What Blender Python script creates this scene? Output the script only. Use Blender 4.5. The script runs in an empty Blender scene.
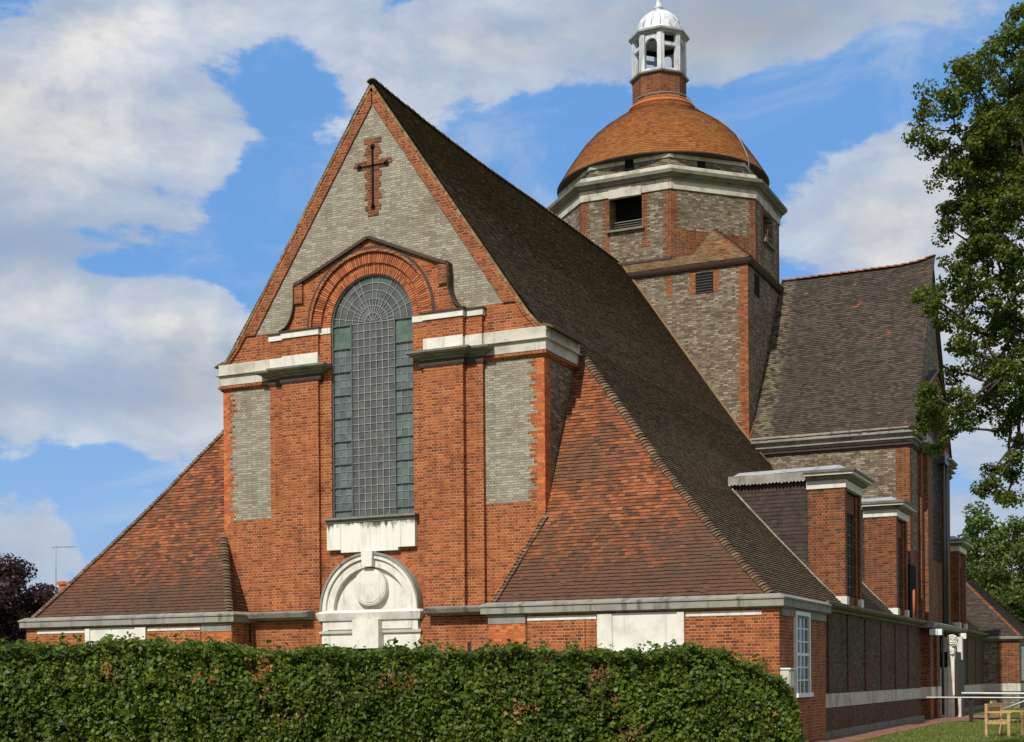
import bpy, math, random
import numpy as np
from mathutils import Vector, Matrix, noise
from mathutils.geometry import tessellate_polygon
R = math.radians
rnd = random.Random(7)
nr = np.random.default_rng(11)
SC = bpy.context.scene
COL = SC.collection

# ------------------------------------------------------------------ camera
EYE = 1.65
CAM = Vector((19.47, -33.13, EYE))
YAW = 25.03
cd = bpy.data.cameras.new('camera')
cam = bpy.data.objects.new('camera', cd); COL.objects.link(cam)
cam.matrix_world = Matrix.Translation(CAM) @ Matrix.Rotation(R(YAW), 4, 'Z') @ Matrix.Rotation(R(90), 4, 'X') @ Matrix.Rotation(-0.0084, 4, 'Z')
cd.sensor_fit = 'HORIZONTAL'; cd.sensor_width = 36; cd.lens = 1420 / 1024 * 36
cd.shift_y = 306.6 / 1024
cd.clip_start = 0.1; cd.clip_end = 3000
SC.camera = cam

# ------------------------------------------------------------------ sun, sky, exposure
SUN_AZ, SUN_EL = 3.0, 44.0            # degrees left of the west front's normal, and elevation
sdir = Vector((-math.cos(R(SUN_EL)) * math.sin(R(SUN_AZ)), -math.cos(R(SUN_EL)) * math.cos(R(SUN_AZ)), math.sin(R(SUN_EL))))
sl = bpy.data.lights.new('sun', 'SUN'); sl.energy = 4.6; sl.angle = R(0.53); sl.color = (1.0, 0.94, 0.84)
so = bpy.data.objects.new('sun', sl); COL.objects.link(so)
so.rotation_euler = sdir.to_track_quat('Z', 'Y').to_euler(); so.location = (-20, -60, 60)
SC.view_settings.view_transform = 'Standard'; SC.view_settings.look = 'None'
SC.view_settings.gamma = 1; SC.view_settings.use_curve_mapping = False
SC.view_settings.exposure = 0.0
SC.cycles.max_bounces = 6; SC.cycles.transparent_max_bounces = 8

class NT:
    """tiny node-tree writer"""
    def __init__(s, tree): s.t = tree; s.n = tree.nodes; s.l = tree.links
    def node(s, typ, **kw):
        n = s.n.new(typ)
        for k, v in kw.items(): setattr(n, k, v)
        return n
    def put(s, sock, v):
        if v is None: return
        if isinstance(v, bpy.types.NodeSocket): s.l.new(v, sock)
        elif isinstance(v, (tuple, list)):
            v = tuple(v)
            if sock.type == 'RGBA' and len(v) == 3: v += (1,)
            sock.default_value = v
        else: sock.default_value = v
    def m(s, op, a, b=None, c=None, clamp=False):
        n = s.node('ShaderNodeMath', operation=op, use_clamp=clamp)
        for i, v in enumerate((a, b, c)): s.put(n.inputs[i], v)
        return n.outputs[0]
    def vm(s, op, a, b=None, out=0):
        n = s.node('ShaderNodeVectorMath', operation=op)
        s.put(n.inputs[0], a); s.put(n.inputs[1], b)
        return n.outputs['Value'] if op in ('DOT_PRODUCT', 'LENGTH') else n.outputs[0]
    def mix(s, f, a, b, mode='MIX'):
        n = s.node('ShaderNodeMix', data_type='RGBA', blend_type=mode)
        s.put(n.inputs[0], f); s.put(n.inputs[6], a); s.put(n.inputs[7], b)
        return n.outputs[2]
    def ramp(s, f, stops, interp='LINEAR'):
        n = s.node('ShaderNodeValToRGB'); cr = n.color_ramp; cr.interpolation = interp
        while len(cr.elements) > 1: cr.elements.remove(cr.elements[-1])
        for i, (p, c) in enumerate(stops):
            e = cr.elements[0] if i == 0 else cr.elements.new(p)
            e.position = p
            e.color = (tuple(c) + (1,))[:4] if isinstance(c, (tuple, list)) else (c, c, c, 1)
        s.put(n.inputs[0], f); return n.outputs[0]
    def noise(s, vec, scale=5, detail=4, rough=.55, dim='3D', out=0, dist=0):
        n = s.node('ShaderNodeTexNoise', noise_dimensions=dim)
        s.put(n.inputs['Vector'], vec); n.inputs['Scale'].default_value = scale
        n.inputs['Detail'].default_value = detail; n.inputs['Roughness'].default_value = rough
        n.inputs['Distortion'].default_value = dist
        return n.outputs[out]
    def step(s, x, a, b):
        n = s.node('ShaderNodeMapRange', interpolation_type='SMOOTHSTEP')
        s.put(n.inputs[0], x); s.put(n.inputs[1], a); s.put(n.inputs[2], b); n.inputs[3].default_value = 0; n.inputs[4].default_value = 1
        return n.outputs[0]
    def xyz(s, v):
        n = s.node('ShaderNodeSeparateXYZ'); s.put(n.inputs[0], v); return n.outputs
    def comb(s, x, y, z=0):
        n = s.node('ShaderNodeCombineXYZ')
        for i, v in enumerate((x, y, z)): s.put(n.inputs[i], v)
        return n.outputs[0]

# world: Nishita sky with cumulus in fixed compass directions
w = bpy.data.worlds.new('World'); SC.world = w; w.use_nodes = True
T = NT(w.node_tree); T.n.clear()
wo = T.node('ShaderNodeOutputWorld'); bg = T.node('ShaderNodeBackground')
sky = T.node('ShaderNodeTexSky', sky_type='NISHITA'); sky.sun_disc = False
sky.sun_elevation = R(SUN_EL); sky.sun_rotation = R(180 + SUN_AZ)
sky.air_density = 1.0; sky.dust_density = 0.4; sky.ozone_density = 2.5; sky.altitude = 0
bg.inputs['Strength'].default_value = 0.1
d = T.node('ShaderNodeTexCoord').outputs['Generated']
X, Y, Z = T.xyz(d)
az = T.m('MULTIPLY', T.m('ARCTAN2', X, Y), 180 / math.pi)     # degrees east of +Y
el = T.m('MULTIPLY', T.m('ARCSINE', Z), 180 / math.pi)
def sky_deg(x, y):
    """photo pixel -> compass direction (az, el) in degrees"""
    a = x - 512; b = -(y - 677.6); c, s_ = math.cos(.0084), math.sin(.0084)
    r, u = c * a + s_ * b, -s_ * a + c * b
    return math.degrees(math.atan2(r, 1420)) - YAW, math.degrees(math.atan2(u, math.hypot(r, 1420)))
# blobs: x, y, half-width, half-height (photo pixels), weight
BL = [(60, 140, 215, 100, .85), (130, 60, 130, 60, .25), (70, 335, 200, 62, .75), (200, 330, 60, 45, .25), (30, 545, 80, 40, .45), (120, 440, 260, 40, .30),
      (120, 15, 90, 28, .2), (470, 25, 280, 60, .55), (700, 30, 260, 60, .45), (430, 110, 110, 50, .26),
      (880, 215, 115, 85, .85), (1000, 390, 140, 150, .75), (980, 90, 60, 70, .12), (300, 190, 60, 60, .12), (145, 492, 30, 20, .30),
      (285, 110, 45, 150, -.50), (262, 215, 45, 60, -.30), (540, 130, 90, 30, -.2), (810, 105, 110, 34, -.42), (800, 165, 40, 60, -.2), (220, 262, 90, 22, -.5), (120, 268, 60, 10, -.2), (60, 470, 160, 20, -.3), (150, 530, 60, 30, -.2)]
bias = None
for x, y, hw, hh, wt in BL:
    a0, e0 = sky_deg(x, y); a1, _ = sky_deg(x + hw, y); _, e1 = sky_deg(x, y - hh)
    q = T.m('ADD', T.m('POWER', T.m('DIVIDE', T.m('SUBTRACT', az, a0), a1 - a0), 2.0),
            T.m('POWER', T.m('DIVIDE', T.m('SUBTRACT', el, e0), e1 - e0), 2.0))
    g = T.m('MULTIPLY', T.m('EXPONENT', T.m('MULTIPLY', q, -0.9)), wt)
    bias = g if bias is None else T.m('ADD', bias, g)
bias = T.m('ADD', bias, T.m('MULTIPLY', T.step(Y, .25, -.35), .42))  # unseen cloud behind the camera, added to make the fill light more neutral
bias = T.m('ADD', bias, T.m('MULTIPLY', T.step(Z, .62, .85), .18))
bias = T.m('ADD', bias, T.m('MULTIPLY', T.step(X, .08, .5), .45))  # unseen cloud to the right, added to cut blue fill on shaded side walls
cv = T.comb(T.m('MULTIPLY', az, .15), T.m('MULTIPLY', el, .26), 3.7)
n1 = T.noise(cv, 1.0, 10, .60, dist=.15)
cv2 = T.comb(T.m('ADD', T.m('MULTIPLY', az, .15), .10), T.m('ADD', T.m('MULTIPLY', el, .26), -.20), 3.7)
n2 = T.noise(cv2, 1.0, 5, .5, dist=.25)
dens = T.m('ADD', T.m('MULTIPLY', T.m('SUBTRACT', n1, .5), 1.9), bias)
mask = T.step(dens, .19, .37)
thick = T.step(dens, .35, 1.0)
lit = T.m('ADD', T.m('MULTIPLY', T.m('SUBTRACT', n1, n2), 2.8), .55, clamp=True)
gt = T.noise(T.comb(T.m('MULTIPLY', az, .05), T.m('MULTIPLY', el, .11), 9.1), 1.0, 4, .5)
# grey, flat-bottomed upper deck overhead and undersides of the left bank
def blob(x, y, hw, hh):
    a0, e0 = sky_deg(x, y); a1, _ = sky_deg(x + hw, y); _, e1 = sky_deg(x, y - hh)
    q = T.m('ADD', T.m('POWER', T.m('DIVIDE', T.m('SUBTRACT', az, a0), a1 - a0), 2.0), T.m('POWER', T.m('DIVIDE', T.m('SUBTRACT', el, e0), e1 - e0), 2.0))
    return T.m('EXPONENT', T.m('MULTIPLY', q, -0.9))
gb = T.m('ADD', T.m('ADD', blob(760, 20, 260, 60), blob(90, 392, 190, 26)), T.m('MULTIPLY', blob(40, 243, 130, 26), .75))
grey = T.m('ADD', T.m('MULTIPLY', gb, .85), T.m('MULTIPLY', T.step(gt, .42, .70), .4), clamp=True)
litc = T.mix(lit, (4.7, 4.95, 5.4), (8.3, 8.2, 7.9))
cc = T.mix(grey, litc, (3.9, 4.25, 4.8))
skyc0 = T.mix(.7, sky.outputs[0], (1.55, 4.1, 8.7))
skyc = T.mix(T.m('MULTIPLY', T.step(el, 17.0, 2.0), .35), skyc0, (4.0, 5.6, 7.9))
wisp = T.noise(T.comb(T.m('MULTIPLY', az, .11), T.m('MULTIPLY', el, .23), 21.3), 1.0, 8, .62, dist=.6)
skyc = T.mix(T.m('MULTIPLY', T.step(wisp, .48, .78), .55), skyc, (6.6, 6.9, 7.3))
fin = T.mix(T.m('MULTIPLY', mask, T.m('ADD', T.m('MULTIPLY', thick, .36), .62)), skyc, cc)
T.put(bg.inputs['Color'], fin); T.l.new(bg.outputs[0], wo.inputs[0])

# ------------------------------------------------------------------ materials
def new_mat(name):
    m = bpy.data.materials.new(name); m.use_nodes = True
    t = NT(m.node_tree); t.n.clear()
    o = t.node('ShaderNodeOutputMaterial'); b = t.node('ShaderNodeBsdfPrincipled')
    t.l.new(b.outputs[0], o.inputs[0]); t.b = b; t.o = o
    return m, t
def bump(t, h, dist=.01, strength=1.0):
    n = t.node('ShaderNodeBump'); n.inputs['Distance'].default_value = dist; n.inputs['Strength'].default_value = strength
    t.put(n.inputs['Height'], h); t.l.new(n.outputs[0], t.b.inputs['Normal'])
def fin_mat(t, col, rough=.8, spec=.3, metal=0):
    t.put(t.b.inputs['Base Color'], col); t.put(t.b.inputs['Roughness'], rough)
    t.b.inputs['Specular IOR Level'].default_value = spec; t.b.inputs['Metallic'].default_value = metal

def brick(name, cols, mortar, stain=(.5, .45, .4), stain_amt=.35, joint=.0065, header_dark=.15, seed=0., moss=None, ch=.075):
    """Flemish bond from a UV map in metres"""
    m, t = new_mat(name)
    uv = t.node('ShaderNodeUVMap').outputs[0]
    u, v, _ = t.xyz(uv)
    pos = t.node('ShaderNodeTexCoord').outputs['Object']
    wob = t.noise(uv, 9, 2, .5)
    v = t.m('ADD', v, t.m('MULTIPLY', t.m('SUBTRACT', wob, .5), .012))
    rv = t.m('DIVIDE', v, ch); row = t.m('FLOOR', rv); fv = t.m('MULTIPLY', t.m('FRACT', rv), ch)
    u2 = t.m('ADD', u, t.m('MULTIPLY', t.m('MODULO', t.m('ABSOLUTE', row), 2.0), .16875))
    ru = t.m('DIVIDE', u2, .3375); cell = t.m('FLOOR', ru); p = t.m('MULTIPLY', t.m('FRACT', ru), .3375)
    hd = t.m('GREATER_THAN', p, .225)
    lu = t.m('SUBTRACT', p, t.m('MULTIPLY', hd, .225))
    L = t.m('SUBTRACT', .225, t.m('MULTIPLY', hd, .1125))
    eu = t.m('MINIMUM', lu, t.m('SUBTRACT', L, lu)); ev = t.m('MINIMUM', fv, t.m('SUBTRACT', ch, fv))
    e = t.m('MINIMUM', eu, ev)
    bk = t.step(e, joint - .002, joint + .003)
    wn = t.node('ShaderNodeTexWhiteNoise', noise_dimensions='3D')
    t.put(wn.inputs[0], t.comb(t.m('ADD', t.m('MULTIPLY', cell, 2.0), hd), row, seed))
    r = t.m('ADD', wn.outputs[0], t.m('MULTIPLY', hd, -header_dark), clamp=True)
    big = t.noise(pos, .55, 5, .6); mid = t.noise(pos, 3.1, 4, .6)
    r = t.m('ADD', r, t.m('MULTIPLY', t.m('SUBTRACT', big, .5), .45), clamp=True)
    col = t.ramp(r, cols)
    fine = t.noise(pos, 60, 3, .6)
    col = t.mix(t.m('MULTIPLY', t.m('SUBTRACT', fine, .35), .5, clamp=True), col, (.12, .08, .06))
    mc = t.mix(t.step(mid, .35, .65), mortar, tuple(c * .62 for c in mortar))
    col = t.mix(bk, mc, col)
    st = t.m('MULTIPLY', t.step(t.noise(pos, .9, 6, .65), .48, .72), stain_amt)
    col = t.mix(st, col, t.mix(1.0, col, stain, 'MULTIPLY'))
    # rain streaks: noise stretched down the wall
    mp = t.node('ShaderNodeMapping'); t.put(mp.inputs[0], pos); mp.inputs['Scale'].default_value = (2.4, 2.4, .16)
    sk = t.m('MULTIPLY', t.step(t.noise(mp.outputs[0], 1.0, 4, .6), .55, .78), stain_amt * .9)
    col = t.mix(sk, col, t.mix(1.0, col, (.5, .46, .44), 'MULTIPLY'))
    if moss: col = t.mix(t.m('MULTIPLY', t.step(t.noise(pos, 1.6, 5, .6), .6, .74), .8), col, moss)
    bump(t, t.m('ADD', bk, t.m('MULTIPLY', t.m('ADD', fine, wn.outputs[0]), .35)), .006, .8)
    fin_mat(t, col, .88, .2)
    return m

def tiles_mat(name, cols, blotch, blotch_amt, lichen=None, extra=None, rough=.85):
    m, t = new_mat(name)
    r = t.node('ShaderNodeNewGeometry').outputs['Random Per Island']
    pos = t.node('ShaderNodeTexCoord').outputs['Object']
    big = t.noise(pos, .35, 5, .62); mid = t.noise(pos, 2.2, 5, .65); fine = t.noise(pos, 38, 3, .6)
    rr = t.m('ADD', t.m('MULTIPLY', r, .8), t.m('MULTIPLY', t.m('SUBTRACT', mid, .4), .55), clamp=True)
    col = t.ramp(rr, cols)
    b = t.m('MULTIPLY', t.m('MULTIPLY', t.step(t.m('ADD', big, t.m('MULTIPLY', t.m('SUBTRACT', mid, .5), .5)), .42, .66), t.m('ADD', t.m('MULTIPLY', r, .5), .62)), blotch_amt, clamp=True)
    col = t.mix(b, col, blotch)
    if extra: col = extra(t, pos, col, r, mid)
    if lichen:
        lc, amt = lichen
        li = t.m('MULTIPLY', t.step(t.noise(pos, 1.3, 6, .7), .56, .72), amt)
        col = t.mix(t.m('MULTIPLY', li, t.step(fine, .35, .6)), col, lc)
    col = t.mix(t.m('MULTIPLY', t.m('SUBTRACT', fine, .4), .6, clamp=True), col, (.03, .025, .02))
    bump(t, t.m('ADD', fine, t.m('MULTIPLY', t.noise(pos, 9, 3), .5)), .006, .7)
    fin_mat(t, col, rough, .25)
    return m

def stone(name, col, dirt, amt=.5, streak=.5, rough=.75):
    m, t = new_mat(name)
    pos = t.node('ShaderNodeTexCoord').outputs['Object']
    a = t.noise(pos, 1.7, 6, .65); f = t.noise(pos, 45, 3, .6)
    mp = t.node('ShaderNodeMapping'); t.put(mp.inputs[0], pos); mp.inputs['Scale'].default_value = (5, 5, .5)
    s = t.noise(mp.outputs[0], 1, 4, .6)
    c = t.mix(t.m('MULTIPLY', t.step(a, .42, .7), amt), col, dirt)
    c = t.mix(t.m('MULTIPLY', t.step(s, .52, .74), streak), c, t.mix(1, c, dirt, 'MULTIPLY'))
    c = t.mix(t.m('MULTIPLY', t.step(f, .5, .8), .3), c, t.mix(1, c, (.7, .68, .64), 'MULTIPLY'))
    bump(t, t.m('ADD', f, a), .004, .5)
    fin_mat(t, c, rough, .25)
    return m

def sill_stone():
    m, t = new_mat('sooty_stone')
    pos = t.node('ShaderNodeTexCoord').outputs['Object']; x, y, z = t.xyz(pos)
    a = t.noise(pos, 2.2, 6, .65); f = t.noise(pos, 40, 3, .6)
    mp = t.node('ShaderNodeMapping'); t.put(mp.inputs[0], pos); mp.inputs['Scale'].default_value = (7, 7, .7)
    sk = t.noise(mp.outputs[0], 1, 5, .65)
    c = t.mix(t.m('MULTIPLY', t.step(sk, .45, .7), .55), (.70, .685, .62), (.44, .41, .33))
    soot = t.step(t.m('ADD', z, t.m('MULTIPLY', t.m('SUBTRACT', sk, .5), .8)), 5.70, 5.82)
    c = t.mix(t.m('MULTIPLY', soot, t.step(a, .35, .55)), c, (.09, .07, .055))
    x2 = t.m('ABSOLUTE', t.m('SUBTRACT', t.m('FRACT', t.m('ADD', t.m('DIVIDE', x, .92), .5)), .5))
    c = t.mix(t.m('MULTIPLY', t.m('LESS_THAN', x2, .012), .45), c, (.2, .18, .15))
    bump(t, t.m('ADD', f, a), .004, .5); fin_mat(t, c, .75, .25); return m
def plain(name, col, rough=.6, spec=.4, metal=0, var=.25, scale=6):
    m, t = new_mat(name)
    pos = t.node('ShaderNodeTexCoord').outputs['Object']
    a = t.noise(pos, scale, 5, .6)
    c = t.mix(t.step(a, .3, .75), col, tuple(x * (1 - var) for x in col))
    bump(t, t.noise(pos, scale * 9, 3, .6), .002, .4)
    fin_mat(t, c, rough, spec, metal)
    return m

def leaf_mat(name, cols, transl=.3, rough=.45, dead=None, spec=.35):
    m, t = new_mat(name)
    r = t.node('ShaderNodeNewGeometry').outputs['Random Per Island']
    pos = t.node('ShaderNodeTexCoord').outputs['Object']
    big = t.noise(pos, .9, 3, .5)
    rr = t.m('ADD', t.m('MULTIPLY', r, .75), t.m('MULTIPLY', t.m('SUBTRACT', big, .35), .6), clamp=True)
    c = t.ramp(rr, cols)
    if dead:
        dc, thr = dead
        k = t.m('GREATER_THAN', t.m('ADD', t.m('MULTIPLY', t.step(t.noise(pos, 2.0, 4, .65), .52, .68), .62), t.m('MULTIPLY', r, .5)), thr)
        c = t.mix(k, c, t.mix(t.m('FRACT', t.m('MULTIPLY', r, 91.0)), dc, tuple(x * .5 for x in dc)))
    fin_mat(t, c, rough, spec)
    tr = t.node('ShaderNodeBsdfTranslucent'); t.put(tr.inputs[0], t.mix(.5, c, (.20, .26, .02)))
    mx = t.node('ShaderNodeMixShader'); mx.inputs[0].default_value = transl
    t.l.new(t.b.outputs[0], mx.inputs[1]); t.l.new(tr.outputs[0], mx.inputs[2]); t.l.new(mx.outputs[0], t.o.inputs[0])
    return m

M = {}
M['red'] = brick('red_brick', [(0, (.15, .034, .016)), (.25, (.25, .054, .020)), (.65, (.33, .078, .025)), (1, (.40, .115, .036))], (.46, .26, .12), stain_amt=.65, joint=.0078, header_dark=.05)
M['orange'] = brick('orange_brick', [(0, (.34, .08, .03)), (.5, (.50, .125, .04)), (1, (.58, .19, .06))], (.46, .22, .10), stain_amt=.25, joint=.003, seed=3.)
M['grey'] = brick('grey_brick', [(0, (.235, .21, .16)), (.3, (.285, .26, .20)), (.65, (.325, .30, .232)), (1, (.41, .385, .31))], (.22, .19, .14), stain=(.62, .54, .42), stain_amt=.55, joint=.006, header_dark=.02, ch=.0635, seed=5.)
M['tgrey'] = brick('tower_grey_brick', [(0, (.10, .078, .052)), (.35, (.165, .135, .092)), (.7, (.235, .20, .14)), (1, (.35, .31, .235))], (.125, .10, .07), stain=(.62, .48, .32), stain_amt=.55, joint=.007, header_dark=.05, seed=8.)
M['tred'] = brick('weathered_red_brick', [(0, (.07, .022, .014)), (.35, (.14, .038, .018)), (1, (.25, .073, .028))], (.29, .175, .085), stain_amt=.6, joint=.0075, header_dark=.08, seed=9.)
M['border'] = brick('border_brick', [(0, (.13, .035, .018)), (.5, (.25, .062, .024)), (1, (.35, .10, .034))], (.34, .20, .10), stain_amt=.5, joint=.0075, seed=41.)
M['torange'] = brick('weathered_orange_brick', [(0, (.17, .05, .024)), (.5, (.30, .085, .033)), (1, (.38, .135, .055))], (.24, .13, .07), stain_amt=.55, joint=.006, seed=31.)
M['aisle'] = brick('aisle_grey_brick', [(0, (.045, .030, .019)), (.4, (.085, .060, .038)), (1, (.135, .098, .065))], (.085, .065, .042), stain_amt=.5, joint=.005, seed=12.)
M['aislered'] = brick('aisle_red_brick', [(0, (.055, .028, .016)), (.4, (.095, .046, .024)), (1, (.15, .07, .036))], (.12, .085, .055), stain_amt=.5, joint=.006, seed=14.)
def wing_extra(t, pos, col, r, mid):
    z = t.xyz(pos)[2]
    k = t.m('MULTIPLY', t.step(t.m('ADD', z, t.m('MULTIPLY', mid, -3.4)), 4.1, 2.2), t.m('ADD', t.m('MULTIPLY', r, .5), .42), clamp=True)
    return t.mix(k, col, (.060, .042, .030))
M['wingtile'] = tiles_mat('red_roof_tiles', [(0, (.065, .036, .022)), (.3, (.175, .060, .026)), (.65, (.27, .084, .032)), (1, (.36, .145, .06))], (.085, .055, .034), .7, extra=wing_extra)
M['darktile'] = tiles_mat('dark_roof_tiles', [(0, (.078, .054, .033)), (.45, (.128, .092, .056)), (.85, (.17, .122, .072)), (1, (.21, .15, .085))], (.120, .092, .045), .55, lichen=((.165, .115, .035), .6))
def tr_extra(t, pos, col, r, mid):
    x, y, z = t.xyz(pos)
    k = t.m('MULTIPLY', t.step(t.m('ABSOLUTE', t.m('SUBTRACT', t.m('ADD', x, t.m('MULTIPLY', mid, .9)), t.m('ADD', 5.75, t.m('MULTIPLY', t.m('SUBTRACT', 17.0, z), .035)))), .55, .12), t.m('ADD', t.m('MULTIPLY', r, .8), -.05), clamp=True)
    col = t.mix(k, col, (.21, .185, .105))
    o = t.m('MULTIPLY', t.step(t.noise(pos, 1.9, 4, .6), .63, .70), t.m('GREATER_THAN', r, .45))
    return t.mix(t.m('MULTIPLY', o, .8), col, (.29, .095, .045))
M['trtile'] = tiles_mat('weathered_roof_tiles', [(0, (.036, .028, .022)), (.5, (.068, .054, .041)), (.9, (.105, .080, .056)), (1, (.15, .09, .055))], (.046, .039, .031), .5, extra=tr_extra, lichen=((.12, .105, .06), .4))
M['cheek'] = tiles_mat('hung_tiles', [(0, (.034, .024, .021)), (.5, (.060, .041, .034)), (1, (.095, .062, .048))], (.05, .038, .033), .5)
M['dometile'] = tiles_mat('dome_tiles', [(0, (.16, .050, .015)), (.4, (.25, .083, .019)), (1, (.33, .118, .026))], (.23, .10, .018), .5, lichen=((.27, .125, .022), .45))
M['hip'] = tiles_mat('hip_tiles', [(0, (.08, .05, .032)), (.5, (.16, .10, .058)), (1, (.26, .17, .10))], (.09, .075, .045), .6)
M['ridge'] = tiles_mat('ridge_tiles', [(0, (.16, .065, .035)), (.5, (.27, .105, .05)), (1, (.36, .16, .08))], (.12, .09, .05), .5)
M['stone'] = stone('portland_stone', (.52, .49, .42), (.24, .22, .175), .65, .65)
M['tstone'] = stone('tower_stone', (.50, .47, .39), (.20, .185, .14), .65, .7)
M['white'] = stone('white_stone', (.68, .665, .60), (.43, .40, .33), .55, .5)
M['greystone'] = stone('grey_stone', (.27, .26, .225), (.125, .118, .10), .65, .65)
M['capstone'] = stone('capital_stone', (.22, .21, .185), (.085, .08, .07), .6, .6)
M['darkstone'] = stone('dark_stone', (.20, .185, .16), (.08, .075, .065), .6, .5)
M['mossstone'] = stone('mossy_stone', (.17, .165, .12), (.07, .075, .045), .7, .3)
M['lead'] = stone('lead_sheet', (.36, .375, .39), (.20, .21, .22), .6, .5, .5)
M['coping'] = plain('dark_tile_coping', (.075, .05, .04), .8, .25)
M['ring'] = tiles_mat('rubbed_brick', [(0, (.22, .06, .03)), (.5, (.44, .13, .05)), (1, (.55, .21, .08))], (.2, .08, .04), .35)
M['mortar'] = plain('mortar', (.36, .24, .13), .9, .2)
M['verge'] = tiles_mat('verge_tiles', [(0, (.13, .08, .04)), (.5, (.24, .15, .075)), (1, (.36, .25, .13))], (.12, .08, .04), .4)
M['cames'] = plain('lead_cames', (.27, .28, .275), .5, .4)
M['frame'] = plain('window_frame_paint', (.11, .115, .115), .5, .4)
M['whitepaint'] = plain('white_paint', (.76, .77, .77), .45, .4, var=.12)
M['black'] = plain('black_iron', (.02, .02, .022), .45, .4)
M['dark'] = plain('dark_void', (.012, .011, .010), .9, .1)
M['louvre'] = plain('louvre_timber', (.16, .15, .135), .8, .2)
M['door'] = plain('door_oak', (.045, .028, .018), .55, .35)
M['pipe'] = plain('downpipe_paint', (.045, .05, .055), .4, .45)
M['oak'] = plain('bench_timber', (.50, .335, .15), .6, .3, var=.35, scale=9)
M['blue'] = plain('blue_metal', (.05, .06, .10), .4, .5)
M['bark'] = plain('bark', (.07, .055, .04), .9, .2, var=.5)
M['twig'] = plain('twigs', (.05, .035, .02), .9, .2, var=.5)
def glass(name, col, rough=.12, spec=.6):
    m, t = new_mat(name)
    r = t.node('ShaderNodeNewGeometry').outputs['Random Per Island']
    c = t.mix(r, col, tuple(x * .62 for x in col))
    fin_mat(t, c, rough, spec)
    return m
M['glass'] = glass('leaded_glass', (.105, .108, .098), .25, .5)
M['greenglass'] = glass('green_glass', (.12, .17, .135), .3, .4)
M['paleglass'] = glass('pale_glass', (.125, .155, .155), .28, .45)
M['darkglass'] = glass('dark_glass', (.03, .035, .04), .08, .6)
M['hedge'] = leaf_mat('hedge_leaves', [(0, (.018, .034, .005)), (.4, (.060, .098, .008)), (.8, (.125, .175, .016)), (1, (.23, .26, .045))], .28, .5, dead=((.40, .18, .065), .80), spec=.25)
M['leaf'] = leaf_mat('lime_leaves', [(0, (.034, .052, .008)), (.5, (.080, .110, .012)), (1, (.165, .185, .026))], .38, .5)
M['leafb'] = leaf_mat('far_leaves', [(0, (.036, .055, .010)), (.5, (.075, .112, .016)), (1, (.15, .18, .032))], .28, .55)
M['leafd'] = leaf_mat('dark_green_leaves', [(0, (.008, .016, .005)), (.5, (.018, .034, .009)), (1, (.04, .06, .016))], .2, .55)
M['purple'] = leaf_mat('copper_leaves', [(0, (.016, .006, .009)), (.5, (.040, .014, .019)), (1, (.08, .026, .03))], .12, .5)
M['blade'] = leaf_mat('grass_blades', [(0, (.08, .11, .014)), (.5, (.14, .17, .025)), (1, (.22, .24, .055))], .25, .6)
def grass_ground():
    m, t = new_mat('lawn')
    pos = t.node('ShaderNodeTexCoord').outputs['Object']
    a = t.noise(pos, .5, 6, .65); f = t.noise(pos, 30, 4, .7)
    c = t.mix(t.step(a, .35, .7), (.085, .115, .018), (.15, .165, .035))
    c = t.mix(t.m('MULTIPLY', t.step(f, .45, .75), .6), c, (.03, .05, .01))
    bump(t, f, .03, 1); fin_mat(t, c, .9, .15); return m
M['lawn'] = grass_ground()
M['path'] = brick('path_brick', [(0, (.16, .07, .045)), (.5, (.26, .115, .07)), (1, (.34, .17, .11))], (.20, .14, .10), stain_amt=.4, seed=21.)

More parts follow.
